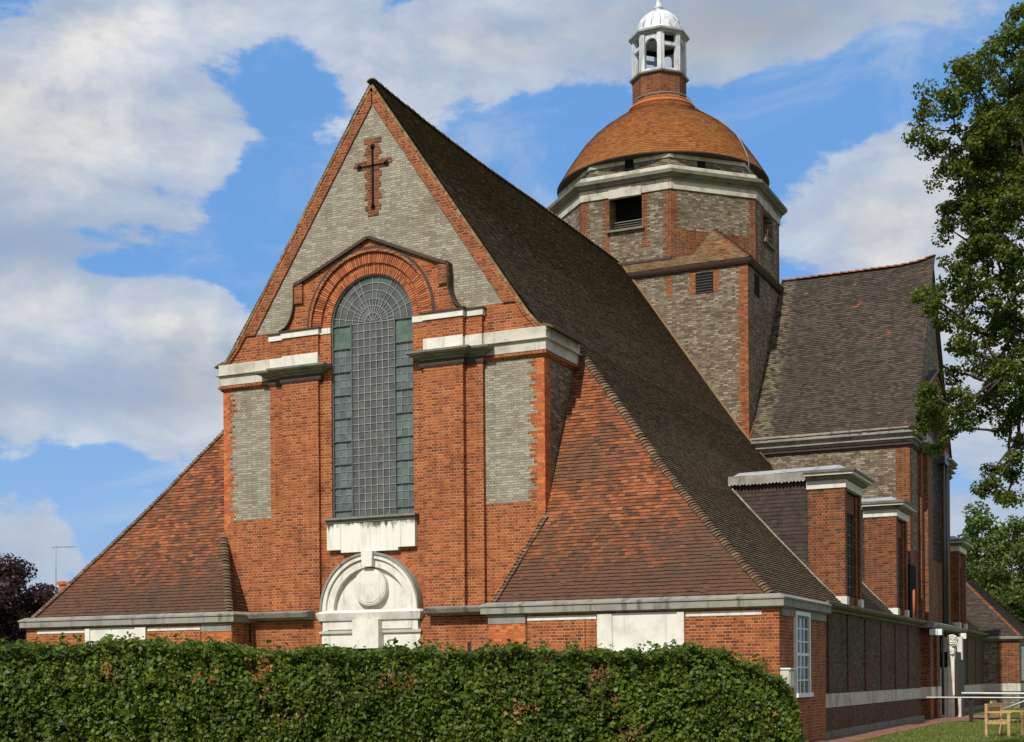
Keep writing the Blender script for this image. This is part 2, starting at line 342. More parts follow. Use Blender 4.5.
# ------------------------------------------------------------------ mesh writer
SPLIT = set('hood_shoulder side_light lead_apron doorcase porch_wall tile_hanging stone_band quoin grey_brick_panel brick_strip base_block downpipe stone_panel vent wing_wall side_wall brick_string porch_cornice stone_frieze wall_joint flashing keystone vent louvre_opening window_sill stone_block green_pane necking'.split())
class MB:
    def __init__(s, xf=None): s.v = []; s.f = []; s.sm = []; s.xf = xf
    def add(s, verts, faces, smooth=False):
        o = len(s.v)
        for p in verts:
            p = tuple(p); s.v.append(tuple(s.xf(p)) if s.xf else p)
        for f in faces: s.f.append(tuple(i + o for i in f)); s.sm.append(smooth)
        return s
    def quad(s, *p): return s.add(p, [tuple(range(len(p)))])
    def box(s, x0, x1, y0, y1, z0, z1):
        if x0 > x1: x0, x1 = x1, x0
        if y0 > y1: y0, y1 = y1, y0
        v = [(x, y, z) for z in (z0, z1) for y in (y0, y1) for x in (x0, x1)]
        return s.add(v, [(0, 2, 3, 1), (4, 5, 7, 6), (0, 1, 5, 4), (2, 6, 7, 3), (0, 4, 6, 2), (1, 3, 7, 5)])
    def poly(s, loops, y0, y1, back=False):
        """(x,z) outline with holes, extruded from y0 (front, smaller) to y1"""
        tr = tessellate_polygon([[Vector((a, b, 0)) for a, b in lp] for lp in loops])
        pts = [p for lp in loops for p in lp]
        fr = []
        for a, b, c in tr:
            pa, pb, pc = pts[a], pts[b], pts[c]
            cr = (pb[0] - pa[0]) * (pc[1] - pa[1]) - (pb[1] - pa[1]) * (pc[0] - pa[0])
            if abs(cr) > 1e-9: fr.append((a, b, c) if cr > 0 else (a, c, b))
        s.add([(x, y0, z) for x, z in pts], fr)
        if back: s.add([(x, y1, z) for x, z in pts], [f[::-1] for f in fr])
        for i, lp in enumerate(loops):
            ar = sum(lp[k][0] * lp[(k + 1) % len(lp)][1] - lp[(k + 1) % len(lp)][0] * lp[k][1] for k in range(len(lp)))
            L = lp if (ar > 0) == (i == 0) else lp[::-1]
            n = len(L)
            for k in range(n):
                a, b = L[k], L[(k + 1) % n]
                s.quad((a[0], y0, a[1]), (a[0], y1, a[1]), (b[0], y1, b[1]), (b[0], y0, b[1]))
        return s
    def sweep(s, path, prof, closed=False, cap=True):
        """profile (out, z) swept along a plan path; outward is to the right of travel"""
        n = len(path); P = [Vector((p[0], p[1])) for p in path]; offs = []
        for i in range(n):
            dirs = []
            if i > 0 or closed: dirs.append((P[i] - P[i - 1]).normalized())
            if i < n - 1 or closed: dirs.append((P[(i + 1) % n] - P[i]).normalized())
            ns = [Vector((q.y, -q.x)) for q in dirs]
            if len(ns) == 1: offs.append(ns[0])
            else:
                b = (ns[0] + ns[1]).normalized(); offs.append(b / max(.3, b.dot(ns[0])))
        k = len(prof)
        vs = [(P[i].x + offs[i].x * o, P[i].y + offs[i].y * o, z) for i in range(n) for o, z in prof]
        fs = []
        for i in range(n if closed else n - 1):
            j = (i + 1) % n
            for q in range(k):
                r_ = (q + 1) % k
                fs.append((i * k + q, j * k + q, j * k + r_, i * k + r_))
        if cap and not closed:
            fs.append(tuple(range(k))); fs.append(tuple((n - 1) * k + q for q in range(k))[::-1])
        return s.add(vs, fs)
    def lathe(s, cx, cy, prof, n=32, smooth=True, a0=0, a1=2 * math.pi):
        full = abs(a1 - a0 - 2 * math.pi) < 1e-6; m = n if full else n + 1
        vs = [(cx + r_ * math.cos(a0 + (a1 - a0) * i / n), cy + r_ * math.sin(a0 + (a1 - a0) * i / n), z) for i in range(m) for r_, z in prof]
        k = len(prof); fs = []
        for i in range(n):
            j = (i + 1) % m
            for q in range(k - 1): fs.append((i * k + q, j * k + q, j * k + q + 1, i * k + q + 1))
        return s.add(vs, fs, smooth)
    def tube(s, pts, rad, n=6, smooth=True):
        pts = [Vector(p) for p in pts]; rs = rad if isinstance(rad, (list, tuple)) else [rad] * len(pts)
        vs = []
        for i, p in enumerate(pts):
            dd = (pts[min(i + 1, len(pts) - 1)] - pts[max(i - 1, 0)]).normalized()
            a = dd.orthogonal().normalized() if abs(dd.z) > .9 else Vector((0, 0, 1)).cross(dd).normalized()
            b = dd.cross(a)
            for q in range(n):
                t_ = 2 * math.pi * q / n
                vs.append(p + (a * math.cos(t_) + b * math.sin(t_)) * rs[i])
        fs = [(i * n + q, i * n + (q + 1) % n, (i + 1) * n + (q + 1) % n, (i + 1) * n + q) for i in range(len(pts) - 1) for q in range(n)]
        fs += [tuple(range(n))[::-1], tuple((len(pts) - 1) * n + q for q in range(n))]
        return s.add(vs, fs, smooth)
    def build(s, name, mat, parent=None, **props):
        if name in SPLIT and len(s.f) < 4000:
            bb = [(np.min([s.v[i] for i in f], 0) - .012, np.max([s.v[i] for i in f], 0) + .012) for f in s.f]
            lo = np.array([b[0] for b in bb]); hi = np.array([b[1] for b in bb]); lab = -np.ones(len(bb), int); k = 0
            for i in range(len(bb)):
                if lab[i] >= 0: continue
                lab[i] = k; st = [i]
                while st:
                    j = st.pop(); nb = np.where((lab < 0) & np.all(lo <= hi[j], 1) & np.all(hi >= lo[j], 1))[0]
                    lab[nb] = k; st += nb.tolist()
                k += 1
            if k > 1:
                o = None
                for q in range(k):
                    m = MB(); mp = {}
                    for fi in np.where(lab == q)[0]:
                        fc = []
                        for i in s.f[fi]:
                            if i not in mp: mp[i] = len(m.v); m.v.append(s.v[i])
                            fc.append(mp[i])
                        m.f.append(tuple(fc)); m.sm.append(s.sm[fi])
                    o = m._build(name, mat, parent, **props)
                return o
        return s._build(name, mat, parent, **props)
    def _build(s, name, mat, parent=None, **props):
        me = bpy.data.meshes.new(name)
        off = Vector((0, 0, 0)); pr_ = parent
        while pr_: off += pr_.location; pr_ = pr_.parent
        va = np.array(s.v, float).reshape(-1, 3) - np.array(off)
        me.from_pydata(va.tolist(), [], s.f)
        me.polygons.foreach_set('use_smooth', np.array(s.sm, bool))
        me.update()
        # metre UVs: horizontal run along the wall, height
        nl = len(me.loops); nrm = np.zeros(len(me.polygons) * 3); me.polygons.foreach_get('normal', nrm); nrm = nrm.reshape(-1, 3)
        tot = np.zeros(len(me.polygons), int); me.polygons.foreach_get('loop_total', tot)
        fn = np.repeat(nrm, tot, 0); li = np.zeros(nl, int); me.loops.foreach_get('vertex_index', li)
        p = (va + np.array(off))[li]
        h = np.hypot(fn[:, 0], fn[:, 1]); hs = np.where(h < 1e-6, 1, h)
        tx, ty = -fn[:, 1] / hs, fn[:, 0] / hs
        flat = np.abs(fn[:, 2]) > .9
        uu = np.where(flat, p[:, 0], p[:, 0] * tx + p[:, 1] * ty); vv = np.where(flat, p[:, 1], p[:, 2])
        uvl = me.uv_layers.new(name='UVMap'); uvl.data.foreach_set('uv', np.stack([uu, vv], 1).ravel())
        me.materials.append(mat)
        o = bpy.data.objects.new(name, me); COL.objects.link(o)
        if parent: o.parent = parent
        for k, v in props.items(): o[k] = v
        return o

def np_quads(name, V, mat, parent=None, **props):
    """V: (n,4,3) separate quads, fast"""
    n = len(V); me = bpy.data.meshes.new(name)
    me.vertices.add(n * 4); me.vertices.foreach_set('co', V.astype(np.float32).ravel())
    me.loops.add(n * 4); me.loops.foreach_set('vertex_index', np.arange(n * 4, dtype=np.int32))
    me.polygons.add(n); me.polygons.foreach_set('loop_start', np.arange(0, n * 4, 4, dtype=np.int32))
    me.polygons.foreach_set('loop_total', np.full(n, 4, np.int32))
    me.update(calc_edges=True); me.materials.append(mat)
    o = bpy.data.objects.new(name, me); COL.objects.link(o)
    if parent: o.parent = parent
    for k, v in props.items(): o[k] = v
    return o
def empty(name, loc, label=None, cat=None, group=None):
    o = bpy.data.objects.new(name, None); COL.objects.link(o); o.location = loc; o.empty_display_size = .3
    if label: o['label'] = label
    if cat: o['category'] = cat
    if group: o['group'] = group
    return o

# ------------------------------------------------------------------ tiling
def tile_rows(mb, rows, w=.165, lift=.026, jit=.006, wave=1.):
    """rows of (P_low(u), P_up(u), normal, u0, u1): each tile one island, top and butt"""
    for i, (lo, up, n, u0, u1) in enumerate(rows):
        if u1 - u0 < .02: continue
        k = math.floor(u0 / w) - 1; off = (i % 2) * w * .5 + rnd.uniform(-.008, .008)
        nn = Vector(n)
        while True:
            a = k * w + off; b = a + w; k += 1
            if a > u1: break
            a2, b2 = max(a, u0), min(b, u1)
            if b2 - a2 < .01: continue
            q_ = Vector(lo((a2 + b2) / 2)); wv = noise.noise(q_ * .55) * .022 + noise.noise(q_ * 2.1) * .008; wv *= wave
            l = lift + wv + rnd.uniform(-jit, jit); l2 = l + rnd.uniform(-.003, .003); dz = rnd.uniform(-.007, .007) - (rnd.uniform(.02, .06) if rnd.random() < .008 else 0)
            A, B = Vector(lo(a2 + .001)), Vector(lo(b2 - .001)); C, D = Vector(up(b2 - .001)), Vector(up(a2 + .001))
            s_ = (D - A).normalized() * dz
            mb.add([A - nn * .03, B - nn * .03, B + nn * l2 + s_, A + nn * l + s_, C + nn * (.003 + wv), D + nn * (.003 + wv)], [(0, 1, 2, 3), (3, 2, 4, 5)])
def tile_poly(mb, pts, w=.165, gauge=.1, **kw):
    """any planar outline whose horizontal cut is one run"""
    P = [Vector(p) for p in pts]; n = Vector((0, 0, 0))
    for i in range(len(P)): n += (P[i] - P[0]).cross(P[(i + 1) % len(P)] - P[0])
    n.normalize()
    if n.z < 0: n = -n
    ud = Vector((0, 0, 1)).cross(n).normalized(); vd = n.cross(ud)
    uv = [((p - P[0]).dot(ud), (p - P[0]).dot(vd)) for p in P]
    v0, v1 = min(q[1] for q in uv), max(q[1] for q in uv); rows = []
    v = v0
    while v < v1 - .01:
        vm = min(v + gauge * .5, v1 - .001); us = []
        for i in range(len(uv)):
            a, b = uv[i], uv[(i + 1) % len(uv)]
            if (a[1] - vm) * (b[1] - vm) < 0: us.append(a[0] + (b[0] - a[0]) * (vm - a[1]) / (b[1] - a[1]))
        if len(us) >= 2:
            rows.append((lambda u, v=v: P[0] + ud * u + vd * v, lambda u, v=min(v + gauge * 1.05, v1 + .02): P[0] + ud * u + vd * v, n, min(us), max(us)))
        v += gauge
    tile_rows(mb, rows, w, **kw)
    mb.add([p - n * .035 for p in P], [tuple(range(len(P)))])
PROF = [(0, 17.70), (4.0, 11.87), (4.8, 10.75), (5.6, 9.75), (6.53, 8.63), (7.92, 6.92), (9.15, 5.56), (10.32, 4.31), (11.08, 3.56)]
def px_at(z):
    for (a, za), (b, zb) in zip(PROF, PROF[1:]):
        if z >= zb: return a + (b - a) * (za - z) / (za - zb)
    return PROF[-1][0] + (PROF[-1][1] - z) * 1.0
def slope(mb, span, zend, P, lift_end=None, gauge=.1, **kw):
    """curved roof side: span(z)->(u0,u1); P(x_from_ridge, u, z)->point"""
    pts = []
    for (a, za), (b, zb) in zip(PROF, PROF[1:]):
        L = math.hypot(b - a, zb - za); k = max(1, int(round(L / gauge)))
        for i in range(k): pts.append((a + (b - a) * i / k, za + (zb - za) * i / k))
    pts.append(PROF[-1]); pts = [p for p in pts if p[1] >= zend - .02][::-1]
    rows = []
    for (xa, za), (xb, zb) in zip(pts, pts[1:]):
        u0, u1 = span((za + zb) / 2)
        A, B, C = Vector(P(xa, 0, za)), Vector(P(xb, 0, zb)), Vector(P(xa, 1, za))
        n = (C - A).cross(B - A).normalized()
        if n.z < 0: n = -n
        rows.append((lambda u, x=xa, z=za: P(x, u, z), lambda u, x=xb + (xb - xa) * .05, z=zb + (zb - za) * .05: P(x, u, z), n, u0, u1))
        ks = max(1, int((u1 - u0) / .4))
        for q_ in range(ks):
            ua, ub = u0 + (u1 - u0) * q_ / ks, u0 + (u1 - u0) * (q_ + 1) / ks
            mb.quad(Vector(P(xa, ua, za)) - n * .045, Vector(P(xa, ub, za)) - n * .045, Vector(P(xb, ub, zb)) - n * .045, Vector(P(xb, ua, zb)) - n * .045)
    tile_rows(mb, rows, **kw)
def bonnets(mb, pts, sp=.1, rad=.13, up=Vector((0, 0, 1))):
    """bonnet hip or half-round ridge tiles along a polyline, bottom first"""
    P = [Vector(p) for p in pts]; seg = []
    for a, b in zip(P, P[1:]):
        L = (b - a).length; k = max(1, int(round(L / sp)))
        for i in range(k): seg.append((a + (b - a) * i / k, a + (b - a) * (i + 1.25) / k, (b - a).normalized()))
    for a, b, dd in seg:
        side = dd.cross(up).normalized(); nn = side.cross(dd).normalized()
        l = rnd.uniform(.03, .045); rr = rad * rnd.uniform(.95, 1.06)
        vs = []
        for c, lf, r_ in ((a, l, rr), (b, .0, rr * .86)):
            for q in range(6):
                t_ = math.pi * q / 5
                vs.append(c + side * (math.cos(t_) * r_) + nn * (math.sin(t_) * r_ * .55 + lf - .045))
        for q in range(6):
            t_ = math.pi * q / 5
            vs.append(a + side * (math.cos(t_) * rr * .82) + nn * (math.sin(t_) * rr * .42 + l - .055))
        fs = [(q, q + 1, q + 7, q + 6) for q in range(5)] + [(q + 1, q, q + 12, q + 13) for q in range(5)]
        mb.add(vs, fs)

# ------------------------------------------------------------------ ground
g = MB().quad((-600, -600, 0), (600, -600, 0), (600, 900, 0), (-600, 900, 0)).build('ground', M['lawn'], kind='structure')
g = MB().quad((11.2, -4, .012), (12.35, -4, .012), (12.35, 16.4, .012), (11.2, 16.4, .012)).quad((11.2, 16.4, .012), (12.35, 16.4, .012), (13.3, 20, .012), (13.3, 26, .012), (11.2, 26, .012)).build('path', M['path'], kind='structure')

# ------------------------------------------------------------------ church
church = empty('church', (0, 0, 0), 'red brick church with a steep tiled roof, orange tiled dome and white lantern', 'church')
def ngon(z0, z1, rows=None): pass
def jag(mb, x0, x1, z0, z1, y, jl=0., jr=0.):
    """panel of brick courses with toothed ends, standing 5 mm proud of the plane y"""
    z = z0; i = 0; b0 = b1 = 0
    while z < z1 - .01:
        if i % 2 == 0: b0 = rnd.choice((0, .05, .1, .16)); b1 = rnd.choice((0, .05, .1, .16))
        t = .1125 if i % 2 else 0
        a = x0 + (jl * (b0 + t) if jl else 0); b = x1 - (jr * (b1 + t) if jr else 0)
        zz = min(z + .075, z1)
        mb.quad((a, y - .005, z), (b, y - .005, z), (b, y - .005, zz), (a, y - .005, zz))
        mb.quad((a, y, z), (a, y - .005, z), (a, y - .005, zz), (a, y, zz)); mb.quad((b, y - .005, z), (b, y, z), (b, y, zz), (b, y - .005, zz))
        z = zz; i += 1
def arc(cx, cz, r_, a0, a1, n=28): return [(cx + r_ * math.cos(a0 + (a1 - a0) * i / n), cz + r_ * math.sin(a0 + (a1 - a0) * i / n)) for i in range(n + 1)]
WZ0, WSP, WR = 6.02, 11.24, 1.27
def wall_outline(dz=0): return [(-4.98, 0), (4.98, 0), (4.98, 10.42 + dz), (4.55, 10.93 + dz), (0, 17.56 + dz), (-4.55, 10.93 + dz), (-4.98, 10.42 + dz)]

def facade(xf, west):
    depth = 2.35 if west else 5.9
    rb = M['red'] if west else M['tred']; gb_ = M['grey'] if west else M['tgrey']
    arch = [(-WR, WZ0), (WR, WZ0)] + arc(0, WSP, WR, 0, math.pi)
    wl = MB(xf)
    if west: wl.poly([wall_outline(), arch], 0, depth)
    else:
        wl.poly([wall_outline(), arch], 0, .5)
    wall = wl.build('gable_wall', rb, church)
    if not west:
        s_ = MB(xf)
        s_.box(-4.97, -4.45, .5, depth, 3.0, 10.4); s_.box(4.45, 4.97, .5, depth, 3.0, 10.4); s_.build('side_wall', M['tgrey'], church)
        q = MB(xf); 
        z = 3.5; i = 0
        while z < 9.9:
            e = .30 + (.1125 if i % 2 else 0) + .05 * rnd.random(); q.box(-4.977, -4.9, .004, e, z, z + .074); z += .075; i += 1
        q.build('quoin', M['tred'], church)
    # grey brick panels
    gp = MB(xf); jag(gp, -4.78, -3.3, 6.15, 9.83, 0, 1, 0); jag(gp, 3.3, 4.78, 6.15, 9.83, 0, 0, 1)
    gp.build('grey_brick_panel', gb_, wall)
    gp = MB(xf)
    gp.poly([[(-3.88, 11.32), (3.88, 11.32), (0, 17.12)]], -.006, 0)
    gp.build('grey_brick_panel', gb_, wall)
    if west:
        gq = MB(xf)
        for x in (4.985,):
            z = 6.15; i = 0
            while z < 9.75:
                a = .3 + (.1 if i % 2 else 0) + rnd.choice((0, .04, .08)); gq.quad((x, a, z), (x, 2.3, z), (x, 2.3, z + .075), (x, a, z + .075)); z += .075; i += 1
        gq.build('grey_brick_panel', M['tgrey'], wall)
        oq = MB(xf)          # orange quoins
        for s_ in (-1, 1): oq.box(s_ * 4.76, s_ * 4.982, -.003, .0, 5.9, 9.85)
        oq.box(4.98, 4.983, .0, .34, 6.0, 9.85)
        oq.build('quoin', M['orange'], wall)
    # stone band and brick string under it
    ret = 2.2 if west else depth
    bnd = [(.05, 9.985), (.08, 9.99), (.08, 10.255), (.16, 10.262), (.16, 10.285), (.09, 10.30), (.09, 10.57), (.02, 10.60), (-.05, 10.60), (-.05, 9.985)]
    if not west: bnd = [(.02, 9.99), (.06, 10.0), (.10, 10.06), (.22, 10.09), (.22, 10.14), (.10, 10.16), (.10, 10.26), (.28, 10.30), (.28, 10.345), (.05, 10.36), (.05, 10.55), (-.05, 10.55), (-.05, 9.99)]
    b = MB(xf); b.sweep([(3.28, 0), (4.98, 0), (4.98, ret)], bnd); b.sweep([(-4.98, ret), (-4.98, 0), (-3.28, 0)], bnd)
    b.build('stone_band', M['stone'] if west else M['greystone'], wall)
    st = [(.0, 9.83), (.045, 9.835), (.06, 9.88), (.11, 9.9), (.11, 9.95), (.05, 9.978), (-.03, 9.978), (-.03, 9.83)]
    b = MB(xf); b.sweep([(3.31, 0), (4.98, 0), (4.98, ret)], st); b.sweep([(-4.98, ret), (-4.98, 0), (-3.31, 0)], st)
    b.build('brick_string', M['red'] if west else M['coping'], wall)
    # verge: tile creasing along the gable
    vt = MB(xf); v2 = MB(xf); bd = MB(xf)
    for s_ in (-1, 1):
        pts = [(0, 17.60), (4.50, 11.02), (4.78, 10.70), (5.08, 10.46)]
        for (xa, za), (xb, zb) in zip(pts, pts[1:]):
            L = math.hypot(xb - xa, zb - za); k = max(1, int(L / .12)); ux, uz = (xb - xa) / L, (zb - za) / L
            nx, nz = -uz, ux
            if nz < 0: nx, nz = -nx, -nz
            for i in range(k):
                a0, a1 = i * L / k, (i + .96) * L / k; jt = rnd.uniform(-.012, .012)
                q = [(xa + ux * a0, za + uz * a0), (xa + ux * a1, za + uz * a1)]
                o0, o1 = -.02, .055
                pl = [(q[0][0] + nx * o0, q[0][1] + nz * o0), (q[1][0] + nx * o0, q[1][1] + nz * o0), (q[1][0] + nx * o1, q[1][1] + nz * o1), (q[0][0] + nx * o1, q[0][1] + nz * o1)]
                vt.poly([[(s_ * x, z) for x, z in pl]], -.075 + jt, .02, True)
            pl = [(xa + nx * -.10, za + nz * -.10), (xb + nx * -.10, zb + nz * -.10), (xb + nx * -.022, zb + nz * -.022), (xa + nx * -.022, za + nz * -.022)]
            v2.poly([[(s_ * x, z) for x, z in pl]], -.055, .02, True)
        if west: bd.poly([[(s_ * .02, 17.10), (s_ * 3.86, 11.32), (s_ * 4.26, 11.32), (s_ * .02, 17.48)]], -.05, 0)
    if west: bd.build('gable_border', M['border'], wall)
    vt.build('verge', M['verge'] if west else M['coping'], wall); v2.build('verge_moulding', M['coping'] if not west else M['red'], wall)
    # recessed brick cross
    if west:
        cr = MB(xf); z = 14.12; i = 0
        while z < 16.15:
            t = (.07 if (i // 2) % 2 else 0) + rnd.choice((0, .0, .03)); hw = .17 + t
            if 15.33 < z < 15.60: hw = .50 + t
            cr.box(-hw, hw, -.022, 0, z, z + .074); z += .075; i += 1
        crs = cr.build('brick_cross', M['tred'], wall)
        iv = MB(xf); iv.box(-.035, .035, -.03, -.021, 14.34, 15.98); iv.box(-.42, .42, -.03, -.021, 15.44, 15.5)
        for x, z in ((0, 15.98), (0, 14.34), (-.42, 15.47), (.42, 15.47)): iv.poly([arc(x, z, .075, 0, 2 * math.pi - .3, 10)], -.03, -.021)
        iv.build('cross_slot', M['dark'], church)
    # centre bay and pilasters
    cb = MB(xf); hole = [(-WR, WZ0), (WR, WZ0), (WR, 11.04), (-WR, 11.04)]
    cb.box(-1.63, 1.63, -.18, 0, 0, WZ0); cb.box(-1.63, -WR, -.18, 0, WZ0, 11.04); cb.box(WR, 1.63, -.18, 0, WZ0, 11.04)
    cb.build('centre_bay', rb, wall)
    for s_ in (-1, 1):
        p = MB(xf)
        p.box(s_ * 1.63, s_ * 2.80, -.28, 0, 0, 10.0); p.box(s_ * 2.80, s_ * 3.30, -.13, 0, 0, 10.0)
        p.box(s_ * 1.63, s_ * 2.80, -.26, 0, 10.52, 11.04); p.box(s_ * 2.80, s_ * 3.28, -.12, 0, 10.52, 11.04)
        pil = p.build('pilaster', rb, church)
        path = [(1.56, -.02), (1.56, -.28), (2.80, -.28), (2.80, -.13), (3.30, -.13), (3.30, .0)]
        if s_ < 0: path = [(-x, y) for x, y in path][::-1]
        cp = MB(xf); cp.sweep(path, [(-.06, 9.98), (.05, 9.985), (.07, 10.03), (.16, 10.05), (.17, 10.09), (.26, 10.11), (.30, 10.15), (.31, 10.20), (.0, 10.235), (-.06, 10.235)])
        cp.build('capital', M['capstone'], pil)
        nk = MB(xf); nk.sweep(path, [(-.02, 9.80), (.02, 9.80), (.045, 9.86), (.045, 9.975), (-.02, 9.975)]); nk.build('shaded_necking', M['coping'], pil)  # dark colour here stands in for the shadow under the capital
        bl = MB(xf)
        bl.box(s_ * 1.635, s_ * 2.80, -.285, 0, 10.236, 10.56); bl.box(s_ * 2.803, s_ * 3.285, -.15, 0, 10.236, 10.56)
        bl.box(s_ * 1.60, s_ * 2.82, -.30, 0, 11.05, 11.21); bl.box(s_ * 2.823, s_ * 3.32, -.16, 0, 11.05, 11.21); bl.box(s_ * WR, s_ * 1.597, -.21, 0, 11.05, 11.21)
        bl.build('stone_block', M['white'] if west else M['greystone'], pil)
        dk = MB(xf); dk.box(s_ * 1.55, s_ * 2.86, -.34, 0, 11.213, 11.245); dk.box(s_ * 2.863, s_ * 3.36, -.2, 0, 11.213, 11.245); dk.build('coping', M['coping'], pil)
    # window hood with a broken-curve pediment
    side = [(2.86, 11.25)] + [(2.86 - .50 * math.sin(a * math.pi / 16) , 11.25 + .85 * (1 - math.cos(a * math.pi / 16))) for a in range(1, 9)] + [(2.36, 12.44), (2.15, 12.50), (0, 13.43)]
    out = side + [(-x, z) for x, z in side[::-1][1:]]
    inner = arc(0, WSP, 1.9, 0, math.pi)
    h = MB(xf); h.poly([out + inner[::-1][0:]], -.24, 0)
    hood = h.build('window_hood', rb, church)
    c = MB(xf)
    top = [(2.90, 11.36)] + side[:-3]
    for s_ in (-1, 1):
        pts = [(s_ * x, z) for x, z in side]
        for (a, b), (a2, b2) in zip(pts, pts[1:]):
            L = math.hypot(a2 - a, b2 - b); nx, nz = (b2 - b) / L * s_, -(a2 - a) / L * s_
            th = .08 if min(b, b2) > 12.2 else .03
            c.poly([[(a, b), (a2, b2), (a2 + nx * th, b2 + nz * th), (a + nx * th, b + nz * th)]], -.34, 0, True)
    c.build('coping', M['coping'], hood)
    sh = MB(xf)
    for s_ in (-1, 1): sh.box(s_ * 2.10, s_ * 2.40, -.31, -.236, 11.95, 12.47)
    sh.build('hood_shoulder', M['border'], hood)
    mo = MB(xf); mo.poly([arc(0, WSP, 1.90, 0, math.pi) + arc(0, WSP, 1.27, math.pi, 0)], -.13, .05); mo.build('arch_bed', M['mortar'], hood)
    ar = MB(xf)
    for r0, r1, y, cnt in ((1.275, 1.42, -.17, 66), (1.43, 1.55, -.15, 72), (1.56, 1.84, -.21, 84)):
        for i in range(cnt):
            a0 = math.pi * (i + .14) / cnt; a1 = math.pi * (i + .86) / cnt
            ar.poly([[(r0 * math.cos(a0), WSP + r0 * math.sin(a0)), (r1 * math.cos(a0), WSP + r1 * math.sin(a0)), (r1 * math.cos(a1), WSP + r1 * math.sin(a1)), (r0 * math.cos(a1), WSP + r0 * math.sin(a1))]], y + rnd.uniform(-.006, .006), -.125)
    ar.build('arch_ring', M['ring'], hood)
    ro = MB(xf)
    ro.poly([arc(0, WSP, 1.915, 0, math.pi) + arc(0, WSP, 1.845, math.pi, 0)], -.28, 0); ro.build('arch_roll', M['red'], hood)
    ro = MB(xf); ro.poly([arc(0, WSP, 1.985, 0, math.pi) + arc(0, WSP, 1.918, math.pi, 0)], -.262, -.1); ro.build('arch_moulding', M['coping'], hood)
    # window: one glass sheet of separately leaded panes
    GY = -.06
    gl = MB(xf); gg = MB(xf); gp2 = MB(xf); ba = MB(xf); fr = MB(xf)
    def pane(mb, x0, x1, z0, z1):
        t1, t2 = rnd.uniform(-.010, .010), rnd.uniform(-.010, .010)
        mb.quad((x0, GY + t1, z0), (x1, GY - t1 + t2, z0), (x1, GY - t2, z1), (x0, GY + t2, z1))
    xs = [-.66 + 1.32 * i / 7 for i in range(8)]; rows = int(round((WSP - WZ0) / .206)); zs = [WZ0 + (WSP - WZ0) * i / rows for i in range(rows + 1)]
    sx = [-1.26, -1.06, -.86, -.68]
    for i in range(rows):
        for a, b in zip(xs, xs[1:]): pane(gl, a, b, zs[i], zs[i + 1])
        for s_ in (-1, 1):
            for a, b in zip(sx, sx[1:]):
                pane((gg if i >= rows - 3 else gp2) if west else gl, *sorted((s_ * a, s_ * b)), zs[i], zs[i + 1])
    for x in xs: ba.box(x - .009, x + .009, GY - .022, GY - .006, WZ0, WSP)
    for z in zs: ba.box(-.66, .66, GY - .0215, GY - .0065, z - .008, z + .008)
    for s_ in (-1, 1):
        for x in sx[1:-1]: ba.box(s_ * x - .005, s_ * x + .005, GY - .018, GY - .006, WZ0, zs[-4] if west else WSP)
        for i, z in enumerate(zs):
            if (rows - i) in (1, 2) and west: continue
            if (rows - i) % 3: ba.box(s_ * .68, s_ * 1.26, GY - .0175, GY - .0065, z - .006, z + .006)
            else: fr.box(s_ * .68, s_ * 1.26, GY - .05, GY - .003, z - .016, z + .016)
        fr.box(s_ * .655, s_ * .69, GY - .05, GY - .003, WZ0, WSP); fr.box(s_ * 1.235, s_ * 1.27, GY - .06, GY + .02, WZ0, WSP)
    fr.box(-1.27, 1.27, GY - .06, GY + .02, WZ0 - .03, WZ0 + .03)
    fr.poly([arc(0, WSP, 1.272, 0, math.pi) + arc(0, WSP, 1.235, math.pi, 0)], GY - .06, GY + .02)
    rad = [0.0, .25, .45, .64, .86, 1.06, 1.25]; ns = 18
    for j in range(6):
        for i in range(ns):
            a0, a1 = math.pi * i / ns, math.pi * (i + 1) / ns
            q = [(rad[j] * math.cos(a0), rad[j] * math.sin(a0)), (rad[j + 1] * math.cos(a0), rad[j + 1] * math.sin(a0)), (rad[j + 1] * math.cos(a1), rad[j + 1] * math.sin(a1)), (rad[j] * math.cos(a1), rad[j] * math.sin(a1))]
            if j == 0: q = q[1:] + [(0, 0)]; q = [q[0], q[1], (0, 0)]
            t1 = rnd.uniform(-.003, .003)
            gl.quad(*[(x, GY + (t1 if k_ % 2 else -t1), WSP + z) for k_, (x, z) in enumerate(q)])
    for j in range(1, 6):
        ba.poly([arc(0, WSP, rad[j] + .008, 0, math.pi) + arc(0, WSP, rad[j] - .008, math.pi, 0)], GY - .021, GY - .006)
    for i in range(ns + 1):
        a = math.pi * i / ns
        if i % 2 and False: continue
        r0, r1 = (.05, 1.24)
        if i % 3 == 1: r0, r1 = .25, .64
        if i % 3 == 2: r0, r1 = .25, 1.24
        dx, dz = math.cos(a), math.sin(a); t = .0075
        ba.poly([[(r0 * dx + t * dz, WSP + r0 * dz - t * dx), (r1 * dx + t * dz, WSP + r1 * dz - t * dx), (r1 * dx - t * dz, WSP + r1 * dz + t * dx), (r0 * dx - t * dz, WSP + r0 * dz + t * dx)]], GY - .020, GY - .006)
    wn = gl.build('window', M['glass'] if west else M['darkglass'], church)
    if west: gg.build('green_pane', M['greenglass'], wn); gp2.build('side_light', M['paleglass'], wn)
    ba.build('glazing_bars', M['cames'] if west else M['frame'], wn); fr.build('window_frame', M['frame'], wn)
    bk = MB(xf); bk.quad((-1.4, .3, 5.9), (1.4, .3, 5.9), (1.4, .3, 12.8), (-1.4, .3, 12.8)); bk.build('window_backing', M['dark'], wn)
    if not west: return wall
